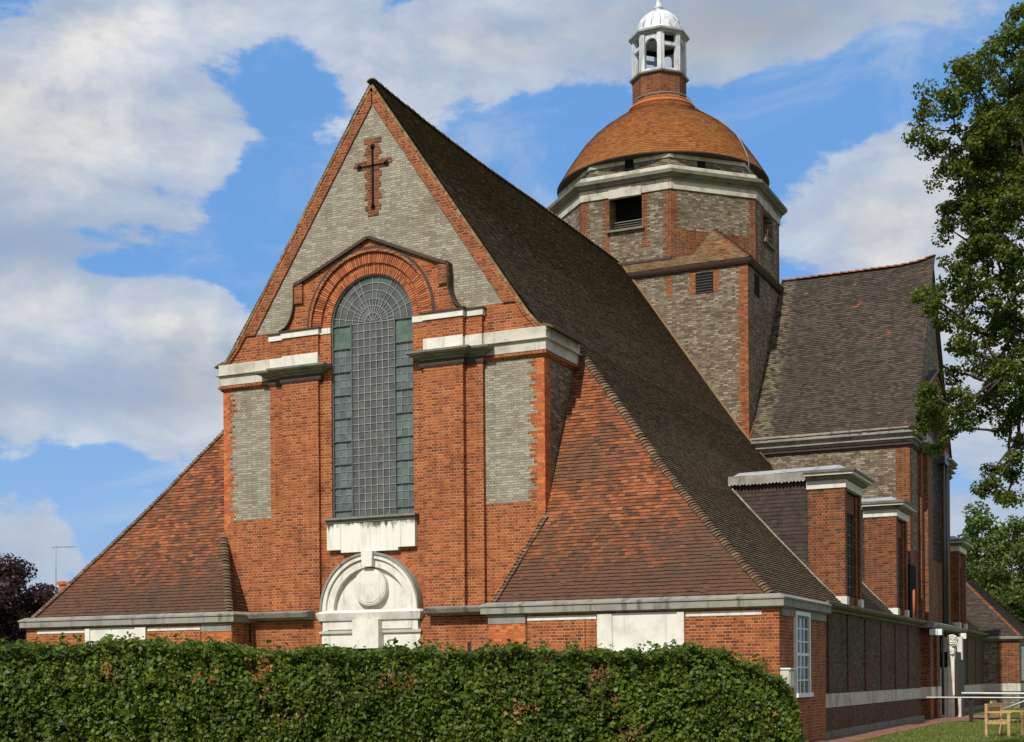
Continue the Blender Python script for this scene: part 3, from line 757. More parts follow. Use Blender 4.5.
    # sill slab with stepped foot and keystone
    sb = MB(xf); sb.poly([[(-1.36, 5.14), (-.92, 5.14), (-.92, 5.06), (.85, 5.06), (.85, 5.14), (1.36, 5.14), (1.36, 5.90), (-1.36, 5.90)]], -.32, -.17)
    sill = sb.build('window_sill', sill_stone(), church)
    s2 = MB(xf); s2.box(-1.42, 1.42, -.42, -.05, 5.945, 6.0); s2.box(-1.38, 1.38, -.345, -.17, 5.86, 5.944); s2.build('sill_coping', M['darkstone'], sill)
    s3 = MB(xf); s3.poly([[(-.15, 4.64), (.15, 4.64), (.175, 5.055), (-.175, 5.055)]], -.52, -.15, True); s3.build('keystone', M['white'] if west else M['stone'], sill)
    # doorway
    CZ = 3.5
    tp = MB(xf); tp.poly([[(-1.47, CZ), (1.47, CZ)] + arc(0, CZ, 1.47, 0, math.pi)[1:-1]], -.22, 0)
    dw = tp.build('doorway', M['white'] if west else M['stone'], church)
    rg = MB(xf); rg.poly([arc(0, CZ, 1.47, 0, math.pi, 36) + arc(0, CZ, 1.36, math.pi, 0, 36)], -.42, -.1); rg.poly([arc(0, CZ, 1.357, 0, math.pi, 36) + arc(0, CZ, 1.14, math.pi, 0, 36)], -.36, -.1); rg.build('arch', M['white'] if west else M['stone'], dw)
    hd_ = MB(xf); hd_.poly([arc(0, CZ, 1.53, 0, math.pi, 36) + arc(0, CZ, 1.473, math.pi, 0, 36)], -.46, -.1); hd_.build('hood_mould', M['greystone'], dw)
    vr = MB(xf)
    for i in range(90):
        a0, a1 = math.pi * (i + .08) / 90, math.pi * (i + .92) / 90; r0, r1 = 1.535, 1.68
        vr.poly([[(r0 * math.cos(a0), CZ + r0 * math.sin(a0)), (r1 * math.cos(a0), CZ + r1 * math.sin(a0)), (r1 * math.cos(a1), CZ + r1 * math.sin(a1)), (r0 * math.cos(a1), CZ + r0 * math.sin(a1))]], -.187, -.17)
    vr.build('arch_ring', M['ring'], dw)
    ds = MB(xf); ds.poly([arc(0, 4.10, .50, 0, 2 * math.pi * 35 / 36, 35)], -.38, -.2); 
    for rr_, yy in ((.47, -.40), (.42, -.415)): ds.poly([arc(0, 4.10, rr_, 0, 2 * math.pi * 35 / 36, 35)], yy, -.2)
    ds.build('roundel', M['white'] if west else M['stone'], dw)
    if west:
        pf = MB(xf)
        pf.box(-1.47, 1.47, -.40, -.17, 2.95, 3.20); pf.box(-1.3, 1.3, -.43, -.39, 2.98, 3.17)
        pf.box(-1.52, -1.0, -.36, -.17, 0, 2.949); pf.box(1.0, 1.52, -.36, -.17, 0, 2.949); pf.box(-.999, .999, -.36, -.17, 2.5, 2.949)
        pf.sweep([(-1.5, 0), (-1.5, -.36), (1.5, -.36), (1.5, 0)], [(0, 2.86), (.06, 2.875), (.08, 2.93), (0, 2.945)], cap=True)
        pf.sweep([(-1.5, -.2), (-1.5, -.40), (1.5, -.40), (1.5, -.2)], [(-.1, 3.2), (.05, 3.22), (.08, 3.30), (.12, 3.42), (.0, 3.50), (-.1, 3.50)])
        pf.box(-.40, .40, -.62, -.37, 2.46, 3.23)
        pf.build('door_surround', M['white'], dw)
        dd = MB(xf); dd.box(-.97, -.006, -.24, -.19, 0.02, 2.48); dd.box(.006, .97, -.24, -.19, .02, 2.48)
        for s_ in (-1, 1):
            for z0 in (.2, .95, 1.7): dd.box(s_ * .14, s_ * .83, -.262, -.238, z0, z0 + .62)
        dd.build('door', M['door'], dw)
        # flanking brick walls and their cornice
        fw = MB(xf)
        for s_ in (-1, 1): fw.box(s_ * 1.53, s_ * 3.86, -.34, -.285, 0, 3.25)
        fw.build('porch_wall', M['red'], church)
        fc = MB(xf); pr_ = [(-.3, 3.27), (.05, 3.275), (.10, 3.31), (.24, 3.34), (.30, 3.44), (.31, 3.475), (.0, 3.52), (-.3, 3.52)]
        fc.sweep([(-3.9, -.42), (-1.80, -.42)], pr_); fc.sweep([(1.80, -.42), (3.9, -.42)], pr_); fc.build('porch_cornice', M['greystone'], church)
        vn = MB(xf); vn.box(-2.98, -2.86, -.345, -.33, 2.32, 2.58); vn.box(2.9, 3.0, -.345, -.33, 2.32, 2.58); vn.build('vent', M['black'], church)
    return wall
facade(None, True)
XT = 10.92
facade(lambda p: (XT - p[1], 24 + p[0], p[2]), False)

# nave and transept roofs
hipY = lambda z: -1.1 + (z - 3.54) * .4905
def ridge_up(u, x):
    return (.08 * math.exp(-(u + .2) / 1.6) - .10 * math.exp(-((u - 6) / 5) ** 2)) * max(0, 1 - x / 2.5)
mb = MB()
def span_r(z): return ((-.05 if z > 10.42 else hipY(z) + .05), (19.0 if z < 10.9 else 18.97))
slope(mb, span_r, 3.5, lambda x, u, z: (x, u, z + ridge_up(u, x)), lift=.034, jit=.004, wave=.35)
mb.build('nave_roof', M['darktile'], church)
for pth_ in ([(5.0, -.05), (5.0, 2.2)], [(-5.0, 2.2), (-5.0, -.05)]):
    mb = MB(); mb.sweep(pth_, [(-.02, 10.615), (.25, 10.53), (.25, 10.57), (-.02, 10.68)]); mb.build('eaves', M['darktile'], church)
mb = MB(); slope(mb, span_r, 3.5, lambda x, u, z: (-x, u, z + ridge_up(u, x)), w=.33); mb.build('nave_roof', M['darktile'], church)
mb = MB(); bonnets(mb, [(0, -.06 + i * .6, 17.70 + ridge_up(-.06 + i * .6, 0)) for i in range(33)][:32], .3, .15); mb.build('ridge_tiles', M['hip'], church)
# wing fronts (hipped ends), bonnet hips and inner returns
for s_ in (1, -1):
    hp = [(px_at(3.54 + i * .25), hipY(3.54 + i * .25), 3.54 + i * .25) for i in range(28)] + [(px_at(10.42), hipY(10.42), 10.42)]
    poly = [(4.02, -1.1, 3.54)] + hp + [(4.99, hipY(10.42), 10.42), (4.99, hipY(5.75), 5.75), (4.62, hipY(4.9), 4.9)]
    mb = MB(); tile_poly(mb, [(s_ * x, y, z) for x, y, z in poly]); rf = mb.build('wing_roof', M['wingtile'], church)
    mb = MB(); bonnets(mb, [(s_ * x, y, z) for x, y, z in hp], .1, .13, Vector((s_ * .4, -.5, .75))); mb.build('hip_tiles', M['hip'], rf)
    inn = [(4.02, -1.1, 3.54), (4.62, hipY(4.9), 4.9), (4.985, hipY(5.75), 5.75)]
    mb = MB(); bonnets(mb, [(s_ * x, y, z) for x, y, z in inn], .1, .12, Vector((-s_ * .6, -.5, .6))); mb.build('hip_tiles', M['hip'], rf)
    mb = MB(); tile_poly(mb, [(s_ * x, y, z) for x, y, z in ((4.02, -1.1, 3.54), (4.985, hipY(5.75), 5.75), (4.7, 0.02, 5.0), (4.15, .02, 3.54))][:3] + [(s_ * 4.2, .03, 3.54)]); mb.build('roof_return', M['wingtile'], rf)
# transept roof, front side
mb = MB()
def tr_pt(x, u, z): return (u, 24 - x, z + (.22 * math.exp(-(11.0 - u) / .55) * max(0, 1 - x / 3)))
slope(mb, lambda z: (5.06, 11.13), 10.46, tr_pt); mb.build('transept_roof', M['trtile'], church)
mb = MB(); slope(mb, lambda z: (5.06, 11.05), 10.46, lambda x, u, z: (u, 24 + x, tr_pt(x, u, z)[2]), w=.33); mb.build('transept_roof', M['trtile'], church)
mb = MB(); bonnets(mb, [tr_pt(0, 5.06 + i * .3, 17.72) for i in range(21)], .3, .14); mb.build('ridge_tiles', M['ridge'], church)
mb = MB(); mb.tube([(5.08, 19.0, 10.58), (5.10, 20.87, 12.78), (5.08, 22.13, 14.62), (5.08, 23.9, 17.4)], .035); mb.build('flashing', M['ridge'], church)
mb = MB(); mb.tube([(px_at(z) + .03, 18.93, z + .05) for z in (17.6, 16, 14, 12, 11, 10.4, 9.5)], .045); mb.build('flashing', M['verge'], church)

# wings: brick ground storey
CP = [(-.25, 3.20), (.04, 3.205), (.05, 3.235), (.15, 3.24), (.15, 3.405), (.18, 3.41), (.18, 3.45), (.02, 3.53), (-.25, 3.53)]
for s_ in (1, -1):
    mb = MB()
    mb.box(s_ * 3.9, s_ * 11.28, -1.15, -.5, 0, 3.2)
    if s_ > 0: mb.box(10.9, 11.28, -.5, 3.6, 0, 3.2)
    else: mb.box(-11.28, -10.9, -.5, 20, 0, 3.2)
    mb.box(s_ * 3.9, s_ * 4.2, -.5, -.343, 0, 3.2)
    wg = mb.build('wing_wall', M['red'], church)
    path = [(3.9, -.36), (3.9, -1.15), (11.28, -1.15), (11.28, 3.62)]
    if s_ < 0: path = [(-x, y) for x, y in path][::-1]
    else: path = path
    mb = MB(); mb.sweep(path if s_ > 0 else path, CP); mb.build('cornice', M['greystone'], wg)
    mb = MB()
    mb.box(s_ * 3.905, s_ * 4.93, -1.19, -1.15, 2.99, 3.198)
    mb.build('stone_frieze', M['greystone'], wg)
    mb = MB(); mb.box(s_ * 3.906, s_ * 4.92, -1.175, -1.15, 0, 2.988); mb.build('corner_pier', M['orange'], wg)
    mb = MB()
    mb.box(s_ * 4.97, s_ * 6.80, -1.163, -1.15, 3.05, 3.15); mb.box(s_ * 9.06, s_ * 10.88, -1.163, -1.15, 3.05, 3.15)
    mb.box(s_ * 6.84, s_ * 7.22, -1.21, -1.15, .9, 3.17)
    mb.box(s_ * 8.86, s_ * 9.03, -1.21, -1.15, .9, 3.17)
    mb.box(s_ * 7.223, s_ * 8.857, -1.175, -1.15, .9, 3.17); mb.box(s_ * 6.78, s_ * 9.09, -1.27, -1.15, 2.16, 2.24)
    mb.build('stone_panel', M['white'], wg)
    mb = MB(); mb.box(s_ * 10.9, s_ * 11.287, -1.157, -1.15, 0, 3.19); 
    mb.build('corner_strip', M['red'], wg)
    mb = MB(); mb.box(s_ * 4.945, s_ * 4.965, -1.155, -1.15, 0, 3.2); mb.box(s_ * 6.5, s_ * 6.515, -1.155, -1.15, 0, 3.05); mb.build('wall_joint', M['dark'], wg)
mb = MB(); mb.box(11.27, 11.32, -1.0, 3.55, 3.03, 3.198); mb.build('stone_frieze', M['greystone'], church)
# sash window of the pavilion side
mb = MB(); X0 = 11.285
y0, y1, z0, z1 = .30, 1.55, 1.22, 3.08
win = MB().quad((X0 + .006, y0, z0), (X0 + .006, y1, z0), (X0 + .006, y1, z1), (X0 + .006, y0, z1)).build('sash_window', M['darkglass'], church)
mb.box(X0 - .01, X0 + .07, y0 - .1, y0, z0, z1 + .1); mb.box(X0 - .01, X0 + .07, y1, y1 + .1, z0, z1 + .1); mb.box(X0 - .01, X0 + .07, y0, y1, z1, z1 + .1); mb.box(X0 - .01, X0 + .12, y0 - .15, y1 + .15, z0 - .1, z0)
mb.build('window_frame', M['whitepaint'], win)
mb = MB()
for k in range(1, 3): mb.box(X0, X0 + .03, y0 + (y1 - y0) * k / 3 - .022, y0 + (y1 - y0) * k / 3 + .022, z0, z1)
for k in range(1, 6): mb.box(X0, X0 + (.045 if k == 3 else .029), y0, y1, z0 + (z1 - z0) * k / 6 - (.035 if k == 3 else .016), z0 + (z1 - z0) * k / 6 + (.035 if k == 3 else .016))
mb.build('glazing_bars', M['whitepaint'], win)
# aisle wall, strips, stone band, gutter
for ya, yb in ((3.6, 19.6), (28.4, 38.5)):
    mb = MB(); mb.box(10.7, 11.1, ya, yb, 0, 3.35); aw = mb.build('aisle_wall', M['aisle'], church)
    n = int((yb - ya) / 2.6)
    mb = MB()
    for i in range(n):
        y = ya + 1.0 + i * (yb - ya - 1) / n
        mb.box(11.1, 11.14, y, y + .45, 1.16, 3.3)
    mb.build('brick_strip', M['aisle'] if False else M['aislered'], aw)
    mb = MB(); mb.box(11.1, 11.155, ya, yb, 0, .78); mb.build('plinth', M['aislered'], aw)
    mb = MB(); mb.box(11.1, 11.175, ya, yb, .783, 1.15); mb.build('stone_band', M['greystone'] if False else M['tstone'], aw)
    mb = MB(); mb.box(11.1, 11.26, ya, yb, 0, .17); mb.build('stone_kerb', M['mossstone'], aw)
    mb = MB(); mb.sweep([(11.1, ya), (11.1, yb)], [(-.15, 3.36), (.03, 3.36), (.05, 3.42), (.20, 3.45), (.27, 3.50), (.29, 3.57), (.22, 3.575), (.20, 3.53), (-.15, 3.53)]); mb.build('gutter', M['mossstone'], aw)
# dormers
def dormer(y0, y1):
    xf = 11.1; zt = 7.42
    mb = MB()
    for ya, yb in ((y0, y0 + .28), (y1 - .28, y1)): mb.box(10.05, xf, ya, yb, 3.3, 6.9)
    mb.box(xf - .34, xf - .07, y0 + .281, y0 + .52, 3.4, 6.85); mb.box(xf - .34, xf - .07, y1 - .52, y1 - .281, 3.4, 6.85); mb.box(xf - .3, xf - .12, y0 + .521, y1 - .521, 6.3, 6.85); mb.box(xf - .3, xf - .12, y0 + .521, y1 - .521, 3.4, 3.9)
    dm = mb.build('dormer', M['tred'], church)
    mb = MB(); tl = []
    for ys, sg in ((y0 + .05, -1), (y1 - .05, 1)):
        z = 3.6; i = 0
        while z < 7.05:
            xa = max(7.6, px_at(z) - .12); x = 10.05 + (i % 2) * -.08
            while x > xa:
                l = rnd.uniform(.012, .024)
                a = max(x - .163, xa - .1)
                mb.add([(a, ys, z), (x, ys, z), (x, ys + sg * l, z), (a, ys + sg * l, z), (x, ys + sg * .003, z + .12), (a, ys + sg * .003, z + .12)], [(0, 1, 2, 3), (3, 2, 4, 5)] if sg < 0 else [(3, 2, 1, 0), (5, 4, 2, 3)])
                x -= .165
            z += .115; i += 1
        mb.quad((7.4, ys, 7.2), (10.05, ys, 3.4), (10.05, ys, 7.2))
    mb.build('tile_hanging', M['cheek'], dm)
    mb = MB()
    for ya, yb in ((y0 - .03, y0 + .30), (y1 - .30, y1 + .03)): mb.box(xf - .28, xf + .04, ya, yb, 3.5, 3.86)
    mb.build('base_block', M['white'], dm)
    mb = MB(); pth = [(10.02, y0 + .0), (xf, y0), (xf, y1), (10.02, y1)]
    mb.sweep(pth, [(-.1, 6.92), (.035, 6.92), (.035, 7.15), (-.1, 7.15)]); mb.build('frieze', M['white'], dm)
    mb = MB(); mb.sweep(pth, [(-.1, 7.153), (.10, 7.16), (.16, 7.22), (.16, 7.26), (-.1, 7.26)]); mb.build('cornice', M['darkstone'], dm)
    mb = MB(); mb.sweep(pth, [(-.1, 7.263), (.28, 7.268), (.28, 7.30), (.30, 7.33), (-.1, 7.33)]); mb.build('cornice_lip', M['white'], dm)
    mb = MB(); mb.sweep(pth, [(-.1, 7.333), (.33, 7.338), (.34, 7.40), (.05, 7.46), (-.1, 7.46)]); mb.build('cornice_top', M['darkstone'], dm)
    mb = MB()
    mb.add([(7.85, y0 - .05, 7.42), (11.15, y0 - .05, 7.465), (11.15, y1 + .05, 7.465), (7.85, y1 + .05, 7.42), (8.0, y0 + .25, 7.56), (10.9, y0 + .25, 7.60), (10.9, y1 - .25, 7.60), (8.0, y1 - .25, 7.56)],
           [(0, 1, 5, 4), (1, 2, 6, 5), (2, 3, 7, 6), (3, 0, 4, 7), (4, 5, 6, 7)])
    mb.build('lead_roof', M['lead'], dm); mb = MB()
    for ys, sg in ((y0 - .06, -1), (y1 + .06, 1)):        # dressed lead apron with a scalloped edge
        n = 22; xs = [7.75 + (10.0 - 7.75) * i / n for i in range(n + 1)]
        for i in range(n):
            zb = 7.16 + rnd.uniform(-.015, .015)
            vs = [(xs[i], ys + sg * .01, 7.43), (xs[i], ys + sg * .035, zb + .03), ((xs[i] + xs[i + 1]) / 2, ys + sg * .07, zb - .02), (xs[i + 1], ys + sg * .035, zb + .03), (xs[i + 1], ys + sg * .01, 7.43)]
            mb.add(vs, [(0, 1, 2, 3, 4)])
    mb.build('lead_apron', M['greystone'], dm)
    mb = MB(); mb.quad((xf - .2, y0 + .52, 3.9), (xf - .2, y1 - .52, 3.9), (xf - .2, y1 - .52, 6.3), (xf - .2, y0 + .52, 6.3)); mb.build('window', M['darkglass'], dm)
    mb = MB()
    for k in range(4): y = y0 + .52 + (y1 - y0 - 1.04) * k / 3; mb.box(xf - .197, xf - .165, y - .02, y + .02, 3.9, 6.3)
    for k in range(9): z = 3.9 + 2.4 * k / 8; mb.box(xf - .196, xf - .175, y0 + .52, y1 - .52, z - .012, z + .012)
    mb.build('window_bars', M['frame'], dm)
    mb = MB(); pts = [(px_at(z) + .01, y0 + .01, z + .04) for z in (7.15, 6.4, 5.6, 4.9, 4.3, 3.75)]; mb.tube(pts, .035, 5); mb.build('flashing', M['greystone'], dm)
for ya, yb in ((7.0, 9.35), (15.1, 17.3), (30.2, 32.5)): dormer(ya, yb)
mb = MB(); mb.box(11.0, 11.12, 17.6, 18.9, 3.7, 5.5); mb.build('plant_housing', M['dark'], church)
mb = MB(); mb.tube([(11.25, 17.55, 3.55), (11.25, 17.55, 4.6)], .05); mb.build('vent_pipe', M['ring'], church)

# ------------------------------------------------------------------ tower
YC = 24.0
mb = MB(); mb.box(-5.05, 5.05, 18.95, 29.05, 3, 17.12); tw = mb.build('tower', M['tgrey'], church)
mb = MB(); z = 8.5; i = 0
while z < 17.1:
    e = .27 + (.1125 if i % 2 else 0) + rnd.choice((0, 0, .08)); mb.box(5.056 - e, 5.057, 18.943, 18.96, z, z + .0748)
    if z > 16.2:
        for cx in (1.95, 2.92, 3.82): 
            e2 = .09 + (.06 if i % 2 else 0); mb.box(cx - e2, cx + e2, 18.944, 18.96, z, z + .0748)
    z += .075; i += 1
mb.build('quoin', M['torange'], tw)
mb = MB(); mb.box(3.02, 3.72, 18.94, 18.97, 16.2, 17.0); lv = mb.build('louvre_opening', M['dark'], tw)
mb = MB()
for k in range(7): mb.quad((3.04, 18.937, 16.24 + k * .105), (3.70, 18.937, 16.24 + k * .105), (3.70, 18.96, 16.33 + k * .105), (3.04, 18.96, 16.33 + k * .105))
mb.build('louvre', M['louvre'], tw)
mb = MB(); mb.box(5.045, 5.06, 19.9, 20.6, 16.2, 17.0); mb.build('louvre_opening', M['dark'], tw)
mb = MB(); mb.sweep([(5.05, 29.05), (-5.05, 29.05), (-5.05, 18.95), (5.05, 18.95)], [(-.3, 17.12), (.1, 17.12), (.16, 17.2), (.2, 17.3), (-.3, 17.34)], closed=True); mb.build('eaves', M['coping'], tw)
a8 = 4.5; t8 = a8 * math.tan(math.pi / 8)
def octo(a, cx=0): 
    t = a * math.tan(math.pi / 8)
    return [(x + cx, y) for x, y in ((-t, YC - a), (t, YC - a), (a, YC - t), (a, YC + t), (t, YC + a), (-t, YC + a), (-a, YC + t), (-a, YC - t))]
# tiled skirts and broaches
mb = MB(); EZ = 17.33
for k in range(4):
    def rot(p): 
        x, y, z = p; y -= YC
        for _ in range(k): x, y = -y, x
        return (x, y + YC, z)
    tile_poly(mb, [rot(p) for p in ((-5.0, 18.78, EZ), (5.0, 18.78, EZ), (t8 + 1.2, 19.49, 17.86), (-t8 - 1.2, 19.49, 17.86))])
    ap = (3.16, 20.84, 19.22)
    tile_poly(mb, [rot(p) for p in ((2.7, 18.78, EZ), (5.22, 18.78, EZ), ap)]); tile_poly(mb, [rot(p) for p in ((5.22, 18.78, EZ), (5.22, 21.3, EZ), ap)])
mb.build('broach_roof', tiles_mat('broach_tiles', [(0, (.13, .06, .03)), (.5, (.25, .12, .05)), (1, (.34, .20, .08))], (.22, .19, .11), .7, lichen=((.40, .24, .03), .7)), tw)
mb = MB(); bonnets(mb, [(5.2, 18.8, EZ), (3.18, 20.82, 19.22)], .12, .10); mb.build('hip_tiles', M['ridge'], tw)
mb = MB(); mb.box(-1.9, 1.9, 19.38, 19.52, 17.84, 17.93); mb.build('coping', M['coping'], tw)
# octagon
mb = MB(); pts = octo(a8)
faces_with_win = (0, 2, 4, 6)
for i in range(8):
    a, b = Vector(pts[i] + (0,)), Vector(pts[(i + 1) % 8] + (0,)); dd = (b - a).normalized(); L = (b - a).length
    def q(u0, u1, z0, z1, dep=0):
        nn = Vector((dd.y, -dd.x, 0)) * -dep
        mb.quad(*(tuple((a + dd * u + nn) + Vector((0, 0, z))) for u, z in ((u0, z0), (u1, z0), (u1, z1), (u0, z1))))
    if i in faces_with_win:
        c = L / 2; w0, w1, za, zb = c - .68, c + .68, 19.28, 20.57
        q(0, w0, 17, 20.58); q(w1, L, 17, 20.58); q(w0, w1, 17, za); 
        nn = Vector((-dd.y, dd.x, 0)) * .75
        for u in (w0, w1):
            p = a + dd * u; qd = [tuple(p + Vector((0, 0, za))), tuple(p + nn + Vector((0, 0, za))), tuple(p + nn + Vector((0, 0, zb))), tuple(p + Vector((0, 0, zb)))]
            mb.quad(*(qd if u == w0 else qd[::-1]))
        p0, p1 = a + dd * w0, a + dd * w1
        mb.quad(*(tuple(v + Vector((0, 0, za))) for v in (p0, p1, p1 + nn, p0 + nn)))
    else: q(0, L, 17, 20.58)
og = mb.build('octagon', M['tgrey'], church)
mb = MB()
mb.sweep(octo(a8 - .75), [(0, 18.9), (.003, 18.9), (.003, 20.7), (0, 20.7)], closed=True); mb.build('inner_wall', M['dark'], og)
# red corner quoins, jambs, red lower band on the diagonal faces, sills
qm = MB(); sm_ = MB(); lm = MB()
for i in range(8):
    a, b = Vector(pts[i] + (0,)), Vector(pts[(i + 1) % 8] + (0,)); dd = (b - a).normalized(); L = (b - a).length; nn = Vector((dd.y, -dd.x, 0))
    def strip(mbx, u0, u1, z0, z1, o=.006):
        P = [a + dd * u0 + nn * o, a + dd * u1 + nn * o]
        mbx.quad(*(tuple(p + Vector((0, 0, z))) for p, z in ((P[0], z0), (P[1], z0), (P[1], z1), (P[0], z1))))
    z = 17.2; k = 0
    while z < 20.55:
        e = .22 + (.1125 if k % 2 else 0) + rnd.choice((0, .03)); strip(qm, -.0025, e, z, z + .0748); e = .22 + (.1125 if (k // 2) % 2 else 0); strip(qm, L - e, L + .0025, z, z + .0748)
        if i in faces_with_win and z > 18.4:
            c = L / 2
            for s_ in (-1, 1):
                e = .2 + (.1 if k % 2 else 0); u = sorted((c + s_ * .682, c + s_ * (.682 + e))); strip(qm, u[0], u[1], z, z + .0748)
        z += .075; k += 1
    if i in faces_with_win:
        c = L / 2; p0, p1 = a + dd * (c - .78), a + dd * (c + .78)
        vs = []
        for zz in (19.19, 19.275):
            for p, o in ((p0, -.3), (p1, -.3), (p1, .14), (p0, .14)): vs.append(tuple(p + nn * o + Vector((0, 0, zz))))
        sm_.add(vs, [(0, 1, 2, 3)[::-1], (4, 5, 6, 7), (0, 1, 5, 4)[::-1], (1, 2, 6, 5)[::-1], (2, 3, 7, 6)[::-1], (3, 0, 4, 7)[::-1]])
        for j in range(5):
            zz = 19.35 + j * .09; q0, q1 = a + dd * (c - .67) - nn * .45, a + dd * (c + .67) - nn * .45
            lm.quad(*(tuple(v) for v in (q0 + Vector((0, 0, zz)), q1 + Vector((0, 0, zz)), q1 - nn * .1 + Vector((0, 0, zz + .07)), q0 - nn * .1 + Vector((0, 0, zz + .07)))))
    else: strip(qm, .3, L - .3, 17.3, 19.05, .0045)
qm.build('quoin', M['tred'], og); sm_.build('window_sill', M['mossstone'], og); lm.build('louvre', M['louvre'], og)
FZ = [(-.2, 20.58), (.06, 20.585), (.06, 20.88), (.1, 20.885), (.1, 20.9), (-.2, 20.9)]
oc = octo(a8)
mb = MB(); mb.sweep(oc, FZ, closed=True)
for i in (0, 2):   # keystones over the openings
    a, b = Vector(oc[i] + (0,)), Vector(oc[i + 1] + (0,)); dd = (b - a).normalized(); nn = Vector((dd.y, -dd.x, 0)); c = (a + b) / 2
    for u0, u1, o in ((-.68, -.26, .085), (-.255, .255, .11), (.26, .68, .085)):
        vs = [tuple(c + dd * u + nn * oo + Vector((0, 0, zz))) for zz in (20.53, 20.895) for u, oo in ((u0, -.1), (u1, -.1), (u1, o), (u0, o))]
        mb.add(vs, [(3, 2, 1, 0), (4, 5, 6, 7), (0, 1, 5, 4), (1, 2, 6, 5), (2, 3, 7, 6), (3, 0, 4, 7)])
mb.build('frieze', M['tstone'], og)
mb = MB(); mb.sweep(oc, [(-.2, 20.905), (.12, 20.91), (.13, 20.98), (.22, 21.03), (.30, 21.13), (.33, 21.14), (.34, 21.27), (-.2, 21.34)], closed=True); mb.build('cornice', M['mossstone'], og)
mb = MB(); mb.sweep(oc, [(-.2, 21.32), (.06, 21.325), (.05, 21.50), (-.02, 21.54), (-.2, 21.54)], closed=True); mb.build('blocking_course', stone('lichened_stone', (.50, .48, .40), (.19, .185, .12), .75, .5), og)
mb = MB(); mb.sweep(octo(4.0), [(-.3, 21.5), (0, 21.5), (0, 21.99), (-.3, 21.99)], closed=True); mb.build('drum', M['tgrey'], og)
mb = MB(); mb.sweep(octo(4.0), [(-.3, 21.993), (.05, 21.998), (.06, 22.06), (.05, 22.2), (-.3, 22.2)], closed=True); mb.build('drum_band', M['tstone'], og)
mb = MB()
for i in range(8):
    o4 = octo(4.0); a, b = Vector(o4[i] + (0,)), Vector(o4[(i + 1) % 8] + (0,)); dd = (b - a).normalized(); nn = Vector((dd.y, -dd.x, 0)); L = (b - a).length
    c = a + dd * (L * (.5 if i % 2 == 0 else .42)); hw, zt = (.18, 22.15) if i % 2 == 0 else (.16, 21.98)
    vs = [tuple(c + dd * u + nn * oo + Vector((0, 0, zz))) for zz in (21.5, zt) for u, oo in ((-hw, -.2), (hw, -.2), (hw, .06), (-hw, .06))]
    mb.add(vs, [(3, 2, 1, 0), (4, 5, 6, 7), (0, 1, 5, 4), (1, 2, 6, 5), (2, 3, 7, 6), (3, 0, 4, 7)])
mb.build('vent', M['dark'], og)
# dome
DP = [(4.42, 22.22), (4.30, 22.42), (4.08, 22.78), (3.78, 23.22), (3.40, 23.75), (2.98, 24.2), (2.5, 24.62), (2.05, 24.93), (1.65, 25.2), (1.38, 25.45), (1.22, 25.75)]
mb = MB(); rows = []
seg = []
for (a, za), (b, zb) in zip(DP, DP[1:]):
    L = math.hypot(b - a, zb - za); k = max(1, int(round(L / .1)))
    for i in range(k): seg.append((a + (b - a) * i / k, za + (zb - za) * i / k))
seg.append(DP[-1])
for i, ((ra, za), (rb_, zb)) in enumerate(zip(seg, seg[1:])):
    n = max(24, int(2 * math.pi * ra / .16)); ln = math.hypot(zb - za, rb_ - ra); nr_, nz_ = (zb - za) / ln, (ra - rb_) / ln
    for j in range(n):
        t0, t1 = 2 * math.pi * (j + (i % 2) * .5) / n, 2 * math.pi * (j + .985 + (i % 2) * .5) / n
        l = .016 + rnd.uniform(-.004, .004)
        def pt(r_, t, z, o): return ((r_ + nr_ * o) * math.cos(t), YC + (r_ + nr_ * o) * math.sin(t), z + nz_ * o)
        mb.add([pt(ra, t0, za, -.01), pt(ra, t1, za, -.01), pt(ra, t1, za, l), pt(ra, t0, za, l), pt(rb_, t1, zb, .003), pt(rb_, t0, zb, .003)], [(0, 1, 2, 3), (3, 2, 4, 5)])
dome = mb.build('dome', M['dometile'], church)
mb = MB(); mb.lathe(0, YC, [(3.9, 22.14), (4.40, 22.15), (4.46, 22.19), (4.42, 22.235), (4.3, 22.24)], 64); mb.lathe(0, YC, [(r_ - .02, z) for r_, z in DP], 64); mb.build('dome_eaves', M['coping'], dome)
mb = MB(); mb.lathe(0, YC, [(1.36, 25.42), (1.44, 25.46), (1.40, 25.56), (1.22, 25.66)], 32); mb.build('dome_collar', M['ring'], dome)
mb = MB(); pth = []
for i, (r_, z) in enumerate(DP[::-1]):
    a = R((-8, -2, 3, 2, -2, -6, -11, -15, -18, -20, -21)[i]); pth.append(((r_ + .05) * math.cos(a), YC + (r_ + .05) * math.sin(a), z + .05))
pth = [(1.2 * math.cos(R(a)), YC + 1.2 * math.sin(R(a)), 25.86) for a in (-150, -130, -110, -90, -70, -50, -30, -15)] + pth + [(pth[-1][0] + .02, pth[-1][1], 21.6)]
mb.tube(pth, .022, 5); mb.build('lightning_conductor', M['cames'], dome)
